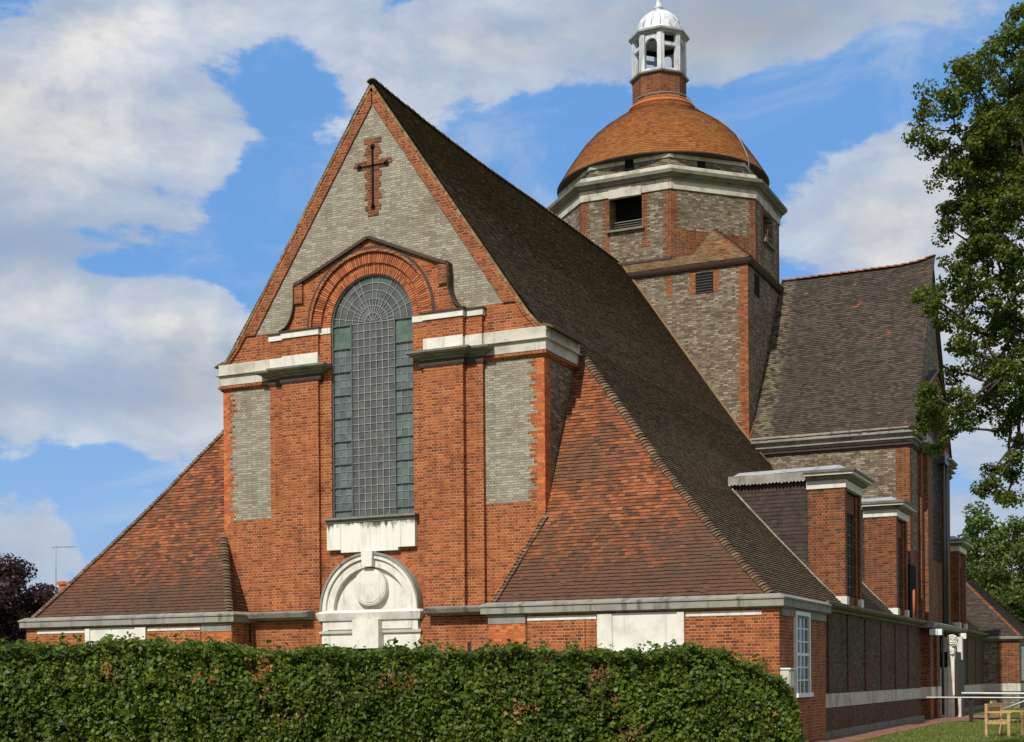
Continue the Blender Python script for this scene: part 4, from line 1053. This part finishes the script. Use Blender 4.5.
# lantern
la = 1.05; LX = -.10
mb = MB(); mb.sweep(octo(la, LX), [(-.3, 25.6), (0, 25.6), (0, 26.78), (-.3, 26.78)], closed=True); lt = mb.build('lantern_base', M['tred'], church)
mb = MB(); mb.sweep(octo(la, LX), [(-.4, 26.75), (.10, 26.78), (.13, 26.83), (-.05, 26.93), (-.4, 26.93)], closed=True); mb.quad(*[(x, y, 26.9) for x, y in octo(la - .1, LX)]); mb.build('lantern_ledge', M['lead'], lt)
mb = MB()
po, pi_ = octo(la - .02, LX), octo(la - .22, LX)
for i in range(8):
    a, b = Vector(po[i] + (0,)), Vector(po[(i + 1) % 8] + (0,)); dd = (b - a).normalized(); L = (b - a).length; nn = Vector((dd.y, -dd.x, 0))
    def blk(u0, u1, z0, z1, o0=-.16, o1=0):
        vs = [tuple(a + dd * u + nn * o + Vector((0, 0, z))) for z in (z0, z1) for u, o in ((u0, o0), (u1, o0), (u1, o1), (u0, o1))]
        mb.add(vs, [(3, 2, 1, 0), (4, 5, 6, 7), (0, 1, 5, 4), (1, 2, 6, 5), (2, 3, 7, 6), (3, 0, 4, 7)])
    blk(-.02, .15, 26.9, 28.45, -.2, .03); blk(L - .15, L + .02, 26.9, 28.45, -.2, .03)
    if i % 2 == 0:      # arched opening
        c = L / 2; rr_ = c - .17; zc = 28.42 - rr_ - .18
        n = 10
        for j in range(n):
            t0, t1 = math.pi * j / n, math.pi * (j + 1) / n
            u0, u1 = c + rr_ * math.cos(t0), c + rr_ * math.cos(t1); z0, z1 = zc + rr_ * math.sin(t0), zc + rr_ * math.sin(t1)
            for o, fl in ((-.02, 0), (-.16, 1)):
                q_ = [tuple(a + dd * u + nn * o + Vector((0, 0, z))) for u, z in ((u0, z0), (u0, 28.45), (u1, 28.45), (u1, z1))]
                mb.quad(*(q_ if not fl else q_[::-1]))
            mb.quad(*[tuple(a + dd * u + nn * o + Vector((0, 0, z))) for u, z, o in ((u0, z0, -.02), (u1, z1, -.02), (u1, z1, -.16), (u0, z0, -.16))])
    else: blk(.15, L - .15, 27.92, 28.05, -.12, -.01)
    blk(.1, L - .1, 26.9, 26.99, -.2, -.02)
mb.build('lantern_arcade', M['whitepaint'] if False else stone('lead_white', (.58, .60, .62), (.28, .30, .31), .65, .7, .5), lt)
mb = MB(); mb.sweep(octo(la, LX), [(-.5, 28.42), (.02, 28.43), (.05, 28.50), (.14, 28.53), (.15, 28.60), (.0, 28.68), (-.5, 28.70)], closed=True); mb.quad(*[(x, y, 28.44) for x, y in octo(la - .1, LX)[::-1]]); mb.build('lantern_cornice', M['lead'], lt)
mb = MB(); cp = [(1.02, 28.62), (1.02, 28.74), (.98, 28.80), (.93, 29.02), (.82, 29.25), (.66, 29.45), (.45, 29.62), (.25, 29.72), (.16, 29.78), (.14, 29.84), (.2, 29.88), (.2, 29.92), (.12, 29.95), (.10, 30.15), (.10, 30.30), (.15, 30.33), (.15, 30.38), (.06, 30.42), (.03, 30.9), (.0, 30.92)]
mb.lathe(LX, YC, cp, 32); 
for i in range(16):
    a = 2 * math.pi * i / 16
    mb.tube([(LX + (r_ + .012) * math.cos(a), YC + (r_ + .012) * math.sin(a), z) for r_, z in cp[2:8]], .02, 5)
ct_ = MB(); ct_.sweep(octo(la - .24, LX), [(0, 28.2), (.002, 28.2), (.002, 28.43), (0, 28.43)], closed=True); ct_.build('lantern_inner_shade', M['dark'], lt)  # black ring painted in for the deep shade at the lantern's head
mb.build('cupola', stone('lead_cupola', (.62, .64, .65), (.30, .32, .33), .65, .7, .5), lt)

# ------------------------------------------------------------------ transept foot: piers, doorcase, pipes
mb = MB()
for ya, yb in ((20.0, 20.75), (21.6, 22.3)): mb.box(11.1, 11.42, ya, yb, 0, 3.3)
mb.box(10.7, 11.1, 19.6, 28.4, 0, 3.3)
pier = mb.build('transept_porch', M['tred'], church)
mb = MB()
for ya, yb in ((19.95, 20.8), (21.55, 22.35)): mb.box(11.1, 11.47, ya, yb, .76, 1.18)
mb.build('base_block', M['white'], pier)
mb = MB(); mb.sweep([(11.12, 19.6), (11.12, 28.4)], [(-.3, 3.32), (.45, 3.33), (.52, 3.40), (.54, 3.50), (.3, 3.58), (-.3, 3.58)]); mb.build('porch_cornice', M['greystone'], pier)
mb = MB()
YD = 23.0
mb.box(11.1, 11.62, YD - .02, YD + .3, 0, 1.9); mb.box(11.62, 11.78, YD - .06, YD + .3, 0, 3.1); mb.box(11.78, 11.86, YD - .02, YD + .3, 0, 2.6); mb.box(11.98, 12.08, YD, YD + .3, 0, .75)
mb.box(11.1, 11.9, YD + 1.9, YD + 2.2, 0, 3.1)
dc = mb.build('doorcase', M['white'], church)
mb = MB()
for cz, r_ in ((2.93, .2), (2.5, .12)):
    pts_ = []
    for k in range(40):
        t = k / 39 * 4.6 * math.pi; rr_ = r_ * (1 - k / 46); pts_.append((11.78 + rr_ * math.cos(t), YD - .09, cz + rr_ * math.sin(t)))
    mb.tube(pts_, .032, 5)
mb.poly([[(x + 11.78, z + 2.93) for x, z in arc(0, 0, .22, 0, 6.0, 24)]], YD - .07, YD + .1)
mb.tube([(11.66, YD - .09, 2.75), (11.70, YD - .09, 2.3), (11.72, YD - .09, 1.95)], .03, 5)
mb.build('scroll_bracket', M['white'], dc)
mb = MB(); mb.box(11.865, 11.975, YD - .0, YD + 1.9, 0, 2.2); mb.box(11.2, 11.86, YD + .32, YD + 1.88, 0.02, 2.5); mb.build('door', M['door'], dc)
mb = MB()
for y in (24.6, 25.3): mb.tube([(XT + .36, y, 3.6), (XT + .36, y, 9.9)], .07, 8)
mb.box(XT + .28, XT + .46, 24.4, 25.5, 9.9, 10.2)
mb.tube([(11.5, 22.55, .1), (11.5, 22.55, 3.3)], .05, 8)
mb.build('downpipe', M['pipe'], church)
# gable upstand over the transept hood
mb = MB(); mb.box(XT - .2, XT + .32, 23.55, 24.45, 11.2, 12.5); kn = mb.build('gable_pier', M['tgrey'], church)
mb = MB(); mb.add([(XT - .22, 23.45, 12.5), (XT + .4, 23.45, 12.5), (XT + .4, 24.55, 12.5), (XT - .22, 24.55, 12.5), (XT - .1, 23.6, 13.0), (XT + .2, 23.6, 13.0), (XT + .2, 24.4, 13.0), (XT - .1, 24.4, 13.0)], [(0, 1, 5, 4), (1, 2, 6, 5), (2, 3, 7, 6), (3, 0, 4, 7), (4, 5, 6, 7)]); mb.build('pier_cap', M['mossstone'], kn)
# vestry beyond the transept
mb = MB(); mb.box(10.7, 12.75, 38.5, 50, 0, 3.3); vs_ = mb.build('vestry', M['tgrey'], church)
mb = MB(); mb.box(11.75, 12.756, 38.49, 38.5, 1.2, 3.2); mb.build('red_brick_panel', M['tred'], vs_)
mb = MB(); mb.sweep([(11.0, 38.5), (12.75, 38.5), (12.75, 50)], [(0, .80), (.04, .8), (.04, 1.17), (0, 1.17)]); mb.build('stone_band', M['stone'], vs_)
mb = MB(); mb.sweep([(10.8, 38.5), (12.75, 38.5), (12.75, 50)], [(-.1, 3.2), (.03, 3.21), (.06, 3.28), (.2, 3.3), (.22, 3.40), (.0, 3.46), (-.1, 3.46)]); mb.build('cornice', M['greystone'], vs_)
mb = MB(); tile_poly(mb, [(8.0, 38.4, 3.46), (12.8, 38.4, 3.46), (9.6, 41.6, 6.6), (8.0, 41.6, 6.6)]); tile_poly(mb, [(12.8, 38.4, 3.46), (12.8, 50, 3.46), (9.6, 50, 6.6), (9.6, 41.6, 6.6)]); mb.build('vestry_roof', M['trtile'], vs_)
mb = MB(); bonnets(mb, [(12.8, 38.4, 3.46), (9.6, 41.6, 6.6)], .12, .12); mb.build('hip_tiles', M['ridge'], vs_)
mb = MB(); mb.box(12.74, 12.80, 39.3, 40.4, 1.3, 2.95); mb.build('window', M['whitepaint'], vs_)
mb = MB()
slope(mb, lambda z: (28.9, 50) if z < 10.4 else (29.0, 50), 3.5, lambda x, u, z: (x, u, z), w=.33); mb.build('choir_roof', M['darktile'], church)

# ------------------------------------------------------------------ small things at the right
t = empty('bench', (15.42, 6.3, 0), 'pale wooden garden bench on the grass beside the church', 'bench')
def bx(name, *boxes, mat=None, par=None):
    q_ = MB()
    for b_ in boxes: q_.box(*b_)
    return q_.build(name, mat or M['oak'], par or t)
BX, BY = 15.42, 6.3
for k, yy in enumerate((BY - .62, BY + .56)):
    bx('leg', (BX - .36, BX - .29, yy, yy + .08, 0, .86)); bx('leg', (BX + .22, BX + .29, yy, yy + .08, 0, .62))
    bx('armrest', (BX - .30, BX + .34, yy - .01, yy + .075, .62, .665)); bx('side_rail', (BX - .29, BX + .22, yy + .01, yy + .055, .33, .40))
bx('seat', *[(BX - .27 + k * .105, BX - .185 + k * .105, BY - .55, BY + .56, .40, .425) for k in range(5)])
bx('backrest', (BX - .35, BX - .30, BY - .555, BY + .56, .76, .86), (BX - .345, BX - .305, BY - .555, BY + .56, .48, .53), *[(BX - .335, BX - .315, BY - .5 + k * .117, BY - .45 + k * .117, .53, .76) for k in range(9)])
t.rotation_euler.z = R(-11)
bx('top_rail', (BX - .35, BX - .30, BY - .2, BY + .2, .86, .93))
t = empty('handrail', (13.15, 17.4, 0), 'long white metal handrail on a black post crossing the lawn', 'handrail')
mb = MB(); mb.box(13.09, 13.21, 17.38, 17.50, 0, 1.03); mb.build('post', M['black'], t)
mb = MB(); mb.box(19.09, 19.21, 17.38, 17.50, 0, 1.03); mb.build('post', M['black'], t)
mb = MB(); mb.tube([(12.85, 17.35, .99), (20, 17.35, .93)], .035, 8); mb.build('top_rail', M['whitepaint'], t)
mb = MB(); mb.tube([(11.7, 17.32, .85), (20, 17.32, .80)], .022, 8); mb.build('mid_rail', M['whitepaint'], t)
mb = MB(); mb.tube([(14.15, 17.33, .42), (15.1, 16.9, .80), (15.9, 16.5, 1.0)], .03, 8); mb.build('sloping_rail', M['whitepaint'], t)
mb = MB(); mb.tube([(13.1, 17.45, .12), (20, 17.45, .1)], .03, 6); mb.build('foot_rail', M['black'], t)
t = empty('meter_box', (11.4, -.87, 1.36), 'small pale metal box on the corner wall beside the white sash window', 'wall box')
mb = MB(); mb.box(11.29, 11.50, -1.12, -.62, 1.36, 1.78); mb.build('case', M['stone'], t)
mb = MB(); mb.box(11.287, 11.54, -1.15, -.59, 1.785, 1.82); mb.build('lid', M['whitepaint'], t)
mb = MB(); mb.box(11.501, 11.512, -1.08, -.66, 1.40, 1.74); mb.build('door', M['white'], t)
for i, (x, y, lb) in enumerate(((11.58, 19.8, 'nearer white floodlight of the pair under the gutter by the brick piers'), (11.72, 20.0, 'farther white floodlight of the pair under the gutter by the brick piers'), (11.75, 26.3, 'white floodlight on a bracket right of the carved scroll'))):
    t = empty('floodlight', (x, y, 3.1), lb, 'floodlight', 'floodlights under the church gutter')
    mb = MB(); mb.box(x - .13, x + .13, y - .1, y + .08, 3.06, 3.28); mb.build('housing', M['whitepaint'], t)
    mb = MB(); mb.box(x - .12, x + .12, y + .08, y + .5, 3.2, 3.24); mb.build('bracket', M['pipe'], t)
t = empty('bollard_lamp', (-4.55, -1.9, 0), 'dark blue domed bollard lamp just showing over the hedge', 'lamp')
mb = MB(); mb.lathe(-4.55, -1.9, [(.06, 0), (.06, 2.19)], 12); mb.build('post', M['black'], t)
mb = MB(); mb.lathe(-4.55, -1.9, [(.0, 2.50), (.07, 2.49), (.13, 2.44), (.16, 2.36), (.16, 2.20), (.0, 2.18)], 16); mb.build('cap', M['blue'], t)
# house behind the left roof
t = empty('house', (-27, 40, 0), 'distant brick house behind the left roof, only its chimney showing', 'house')
def CXY(px, depth, z):
    """ground position at a view depth along a photo column"""
    a = (px - 512) / 1420 * depth; c, s_ = math.cos(R(YAW)), math.sin(R(YAW))
    return Vector((CAM.x + a * c - depth * s_, CAM.y + a * s_ + depth * c, z))
hc = CXY(70, 62, 0); t.location = hc
mb = MB(); mb.box(hc.x - .9, hc.x + 6, hc.y - 1, hc.y + 6, 0, 3.2); mb.build('wall', M['tred'], t)
mb = MB(); tile_poly(mb, [(hc.x - 1.1, hc.y - 1.2, 3.1), (hc.x + 6.2, hc.y - 1.2, 3.1), (hc.x + 3.5, hc.y + 2.5, 5.0), (hc.x + 1.6, hc.y + 2.5, 5.0)], w=.3, gauge=.2); tile_poly(mb, [(hc.x - 1.1, hc.y + 6.2, 3.1), (hc.x - 1.1, hc.y - 1.2, 3.1), (hc.x + 1.6, hc.y + 2.5, 5.0)], w=.3, gauge=.2)
rf = mb.build('roof', M['wingtile'], t)
mb = MB(); mb.box(hc.x - .3, hc.x + .42, hc.y - .3, hc.y + .4, 3.2, 5.85); mb.box(hc.x - .36, hc.x + .48, hc.y - .36, hc.y + .46, 5.86, 6.0); mb.build('chimney', M['orange'], rf)
mb = MB(); q0 = (hc.x - .42, hc.y - .36); mb.tube([q0 + (5.3,), q0 + (7.55,)], .022, 5); mb.tube([(q0[0] - .2, q0[1], 7.5), (q0[0] + .8, q0[1] + .3, 7.5)], .014, 5)
for k in range(6): mb.tube([(q0[0] + k * .15 - .05, q0[1] - .15 + k * .05, 7.5), (q0[0] + k * .15 - .05, q0[1] + .25 + k * .05, 7.53)], .01, 4)
mb.build('aerial', M['lead'], rf)

# ------------------------------------------------------------------ foliage
def leaves(C, n, spread, size, up=.35, ratio=.62, face=None):
    """n leaf quads scattered round each centre in C (k,3), spread (k,) or scalar"""
    k = len(C); idx = nr.integers(0, k, n)
    sp = np.broadcast_to(np.asarray(spread, float), (k,))[idx][:, None]
    dv = nr.normal(size=(n, 3)); dv /= np.linalg.norm(dv, axis=1)[:, None]
    r_ = nr.random((n, 1)) ** .45
    p = C[idx] + dv * r_ * sp * np.array([1, 1, .72])
    nrm = dv * .6 + nr.normal(size=(n, 3)) * .65 + np.array([0, 0, up * 2])
    if face is not None: nrm += face
    nrm /= np.linalg.norm(nrm, axis=1)[:, None]
    a = np.cross(nrm, nr.normal(size=(n, 3))); a /= np.linalg.norm(a, axis=1)[:, None]
    b = np.cross(nrm, a)
    s_ = size * nr.uniform(.65, 1.25, (n, 1))
    fold = nrm * s_ * .18
    return np.stack([p - a * s_ * .5, p + b * s_ * ratio * .5 + fold, p + a * s_ * .5, p - b * s_ * ratio * .5 + fold], 1)

# hedge
RT = Vector((math.cos(R(YAW)), math.sin(R(YAW)), 0)); FW = Vector((-math.sin(R(YAW)), math.cos(R(YAW)), 0))
HD = 12.6
def hz_top(px):
    T_ = [(-200, 648), (0, 649), (60, 646), (110, 643), (160, 643), (215, 647), (260, 652), (330, 651), (400, 652), (460, 651), (520, 649), (560, 650), (610, 655), (650, 651), (690, 648), (730, 654), (765, 667), (788, 684), (800, 705), (808, 745)]
    y = np.interp(px, [q_[0] for q_ in T_], [q_[1] for q_ in T_])
    hz = 672 + (1175 - px) * .0084
    return EYE + (hz - y) / 1420 * HD
hloc = CXY(400, HD + .6, 0)
hedge = empty('hedge', hloc, 'dense clipped green hedge with some browned leaves across the foreground', 'hedge')
def hpos(px, dep, z):
    a = (px - 512) / 1420 * HD
    return np.stack([CAM.x + a * RT.x + (HD + dep) * FW.x, CAM.y + a * RT.y + (HD + dep) * FW.y, z], -1) - np.array(hloc)
def hedge_quads(n_front, n_top):
    px = np.concatenate([nr.uniform(-120, 806, n_front), nr.uniform(-120, 800, n_top), nr.uniform(770, 812, 9000)])
    n = len(px)
    top = hz_top(px) + .018 * np.sin(px * .21) + .022 * np.sin(px * .063 + 1)
    kind = np.concatenate([np.zeros(n_front), np.ones(n_top), np.full(9000, 2)])
    z = np.where(kind == 0, nr.uniform(.55, 1, n) ** 1.0 * top, top - np.abs(nr.normal(0, .04, n)))
    low = nr.random(n) < .25; z = np.where((kind == 0) & low, nr.uniform(.02, .6, n) * top, z)
    z = np.where(kind == 2, nr.uniform(.1, 1, n) * top, z)
    rel = np.clip((top - z) / .35, 0, 1)
    lump = .035 * np.sin(px * .043 + z * 3.1) + .02 * np.sin(px * .11 - z * 7) + .03 * np.sin(px * .29 + z * 13)
    dep = np.where(kind == 0, (1 - np.sqrt(rel)) * .22 + lump + np.abs(nr.normal(0, .07, n)), nr.uniform(0.05, 1.5, n))
    z = z + np.where(kind == 1, nr.normal(0, .018, n) + (nr.random(n) < .012) * nr.uniform(0, .09, n), 0)
    hole = np.array([noise.noise(Vector((a_ * .045, b_ * 5.5, 3.1))) + .6 * noise.noise(Vector((a_ * .11, b_ * 12, 7.7))) for a_, b_ in zip(px, z)])
    keep = ~((kind == 0) & (hole > .40) & (nr.random(n) < .6)); dep = np.where((kind == 0) & (hole > .2), dep + .03, dep)
    px, z, dep, kind, top = px[keep], z[keep], dep[keep], kind[keep], top[keep]; n = len(px)
    # stray shoots above the clipped top
    sx_ = nr.uniform(-100, 780, 75); sh_ = nr.uniform(.04, .13, 75); ii = np.repeat(np.arange(75), 11)
    spx = sx_[ii] + nr.normal(0, 3.2, len(ii)); sz = hz_top(sx_[ii]) + nr.random(len(ii)) * sh_[ii]
    px = np.concatenate([px, spx]); z = np.concatenate([z, sz]); dep = np.concatenate([dep, nr.uniform(.05, 1.0, 75)[ii]]); kind = np.concatenate([kind, np.ones(len(ii))]); n = len(px)
    p = hpos(px, dep, z)
    nm = np.zeros((n, 3)); f = -np.array(FW)
    nm += np.where((kind == 0)[:, None], f * .9 + np.array([0, 0, .35]), np.array([0, 0, 1.0]) + f * .3)
    nm = np.where((kind == 2)[:, None], np.array(RT) * 1.0 + np.array([0, 0, .3]) + f * .4, nm)
    nm += nr.normal(size=(n, 3)) * .62; nm /= np.linalg.norm(nm, axis=1)[:, None]
    a = np.cross(nm, nr.normal(size=(n, 3))); a /= np.linalg.norm(a, axis=1)[:, None]; b = np.cross(nm, a)
    s_ = .045 * nr.uniform(.5, 1.4, (n, 1)); fold = nm * s_ * .16
    return np.stack([p - a * s_ * .5, p + b * s_ * .33 + fold, p + a * s_ * .5, p - b * s_ * .33 + fold], 1)
np_quads('foliage', hedge_quads(74000, 34000), M['hedge'], hedge)
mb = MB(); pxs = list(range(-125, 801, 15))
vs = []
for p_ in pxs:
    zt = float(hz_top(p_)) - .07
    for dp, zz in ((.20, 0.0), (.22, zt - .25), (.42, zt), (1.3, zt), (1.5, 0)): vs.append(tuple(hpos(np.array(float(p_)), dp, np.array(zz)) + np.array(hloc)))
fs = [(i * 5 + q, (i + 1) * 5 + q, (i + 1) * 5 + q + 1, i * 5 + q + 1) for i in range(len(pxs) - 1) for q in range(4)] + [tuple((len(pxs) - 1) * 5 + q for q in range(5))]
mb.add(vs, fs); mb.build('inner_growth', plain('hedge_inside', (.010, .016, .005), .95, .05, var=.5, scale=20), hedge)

def branch(mb, a, b, r0, r1, wob=.06, n=5):
    a, b = Vector(a), Vector(b); L = (b - a).length; pts_ = []
    for i in range(n + 1):
        t_ = i / n; p = a.lerp(b, t_) + Vector((rnd.uniform(-1, 1), rnd.uniform(-1, 1), rnd.uniform(-.5, 1))) * (L * wob * math.sin(math.pi * t_)); pts_.append(p)
    mb.tube(pts_, [r0 + (r1 - r0) * i / n for i in range(n + 1)], 6)
    return pts_
# big lime at the right: clumps on real limbs
def at(px, py, dep):
    hz = 672 + (1175 - px) * .0084
    p = CXY(px, dep, EYE + (hz - py) / 1420 * dep); return p
TD = 27.0
base = CXY(1165, TD + 1.0, 0)
tree = empty('lime_tree', base, 'tall leafy tree overhanging the church from the right edge', 'tree')
cl = []
for px, py, r_ in ((945, 95, 24), (960, 130, 26), (925, 115, 14), (935, 150, 20), (925, 132, 12), (985, 75, 28), (1010, 60, 30), (955, 170, 24), (985, 120, 34), (1010, 110, 34), (980, 165, 34), (1012, 165, 36),
                    (960, 205, 24), (990, 205, 34), (1015, 215, 32), (950, 228, 18), (968, 240, 20), (985, 250, 30), (1012, 255, 30), (952, 268, 14), (960, 282, 24), (934, 292, 12), (922, 298, 9), (935, 300, 14), (985, 285, 24), (1010, 292, 20), (1000, 305, 18),
                    (958, 318, 16), (945, 320, 10), (975, 325, 12), (968, 352, 16), (980, 368, 18), (958, 372, 12), (1000, 362, 16), (1016, 350, 14), (1018, 385, 16), (1000, 392, 15), (985, 398, 12), (965, 398, 14), (945, 395, 14), (930, 400, 13), (940, 418, 18), (925, 425, 12), (950, 432, 13), (935, 440, 12), (928, 390, 9), (958, 412, 10), (1012, 418, 10), (1020, 440, 10),
                    (1000, 485, 11), (1015, 478, 13), (985, 488, 7), (1018, 498, 12), (1008, 500, 8), (1022, 40, 24), (1030, 20, 20)):
    cl.append((at(px, py, TD + rnd.uniform(-1.3, 1.3)), r_ / 1420 * TD))
for px, py, r_ in ((1005, 320, 22), (1018, 318, 20), (990, 335, 16), (1010, 345, 20), (975, 345, 14), (985, 380, 16), (1005, 378, 18), (1020, 370, 18), (970, 412, 13), (990, 412, 14), (1010, 400, 16), (1022, 412, 16), (960, 345, 10), (1000, 432, 10), (1015, 455, 12), (1022, 470, 14), (995, 470, 8), (968, 425, 10), (1020, 290, 26), (975, 300, 18), (1000, 275, 26), (1018, 265, 26)):
    cl.append((at(px, py, TD + rnd.uniform(-1.5, 1.5)), r_ / 1420 * TD))
for i in range(130):
    px, py = rnd.uniform(1020, 1350), rnd.uniform(0, 480)
    if (px - 1170) ** 2 / 190 ** 2 + (py - 235) ** 2 / 260 ** 2 < 1: cl.append((at(px, py, TD + rnd.uniform(-3.5, 3.5)), rnd.uniform(.5, .9)))
for i in range(48):   # inner clumps a little behind the visible edge
    px, py = rnd.uniform(972, 1050), rnd.uniform(70, 265); cl.append((at(px, py, TD + rnd.uniform(-1, 3)), rnd.uniform(.3, .55)))
C = np.array([tuple(c - base) for c, _ in cl]); S = np.array([r_ * .95 for _, r_ in cl])
wts = (S / S.sum())
sub = []; subs = []
for c, s_ in zip(C, S):
    for _ in range(max(3, int(s_ * 17))):
        v = nr.normal(size=3); v /= np.linalg.norm(v); sub.append(c + v * s_ * nr.random() ** .5); subs.append(nr.uniform(.12, .27))
sub = np.array(sub); subs = np.array(subs)
np_quads('crown', leaves(sub, 165000, subs, .078, up=.35, ratio=.72), M['leaf'], tree)
mb = MB(); tp = base + Vector((0, 0, 9.5))
branch(mb, base - Vector((0, 0, .2)), tp, .42, .22, .02)
axis = base + Vector((0, 0, 8.5))
order = sorted(cl, key=lambda q_: (q_[0] - axis).length)
for i, (c, r_) in enumerate(order):
    dc_ = (c - axis).length
    cand = [q_[0] for q_ in order[:i] if (q_[0] - axis).length < dc_ - .35]
    par = min(cand, key=lambda q_: (q_ - c).length) if cand else tp
    branch(mb, par, c, .012 + .07 * max(0, 1 - dc_ / 7), .008, .07, 4)
mb.build('trunk', M['bark'], tree)

def far_tree(name, label, px, dep, h, wd, mat, n, lf, seed, group=None, base_frac=.22):
    global nr
    nr = np.random.default_rng(seed); b = CXY(px, dep, 0)
    t_ = empty(name, b, label, 'tree', group)
    C_ = []; S_ = []
    for i in range(70):
        v = nr.normal(size=3); v /= np.linalg.norm(v); rr_ = nr.random() ** .33
        z = h * (base_frac + (1 - base_frac) * (.5 + .5 * v[2] * rr_)); C_.append((v[0] * rr_ * wd, v[1] * rr_ * wd, z)); S_.append(nr.uniform(.10, .2) * wd + .25)
    np_quads('crown', leaves(np.array(C_), n, np.array(S_), lf, up=.3, ratio=.7), mat, t_)
    mb = MB(); branch(mb, b, b + Vector((0, 0, h * .75)), .03 * h, .012 * h, .02)
    for c in C_[:24]: branch(mb, b + Vector((0, 0, h * rnd.uniform(.25, .6))), b + Vector(c), .05, .02, .08, 4)
    mb.build('trunk', M['bark'], t_)
G = 'trees standing behind the church'
far_tree('broadleaf_tree', 'rounded green tree behind the vestry roof, just right of the brick pier', 975, 92, 12.2, 3.6, M['leafb'], 15000, .26, 21, G)
far_tree('broadleaf_tree', 'larger bright green tree behind the vestry at the right edge', 1022, 86, 11.2, 4.4, M['leafb'], 17000, .26, 22, G)
far_tree('broadleaf_tree', 'low spreading green tree behind the wall at the far right edge', 1065, 78, 7.5, 4.2, M['leafb'], 12000, .26, 23, G, .05)
far_tree('copper_beech', 'dark purple copper beech beyond the left end of the church', 12, 70, 7.9, 3.7, M['purple'], 46000, .17, 24, None, .0)
far_tree('broadleaf_tree', 'low dark green tree between the purple beech and the brick chimney', 50, 78, 6.3, 2.4, M['leafd'], 22000, .2, 25, G, .0)
far_tree('copper_beech', 'second low purple tree at the left edge of the picture', -30, 66, 6.6, 3.0, M['purple'], 24000, .2, 26, None, .0)

# grass blades near the bench and ramp
n = 26000
gx, gy = nr.uniform(12.3, 18.5, n), nr.uniform(0, 36, n)
ok = (gx > 12.45) & ~((gx < 13.4) & (gy > 16) & (gy < 26.4)); gx, gy = gx[ok], gy[ok]; n = len(gx)
p = np.stack([gx, gy, np.zeros(n)], 1); an = nr.uniform(0, 2 * math.pi, n); w_ = .012
sd = np.stack([np.cos(an) * w_, np.sin(an) * w_, np.zeros(n)], 1); ln = np.stack([nr.normal(0, .02, n), nr.normal(0, .02, n), nr.uniform(.03, .075, n)], 1)
np_quads('grass', np.stack([p - sd, p + sd, p + sd * .2 + ln, p - sd * .2 + ln], 1), M['blade'], kind='stuff')
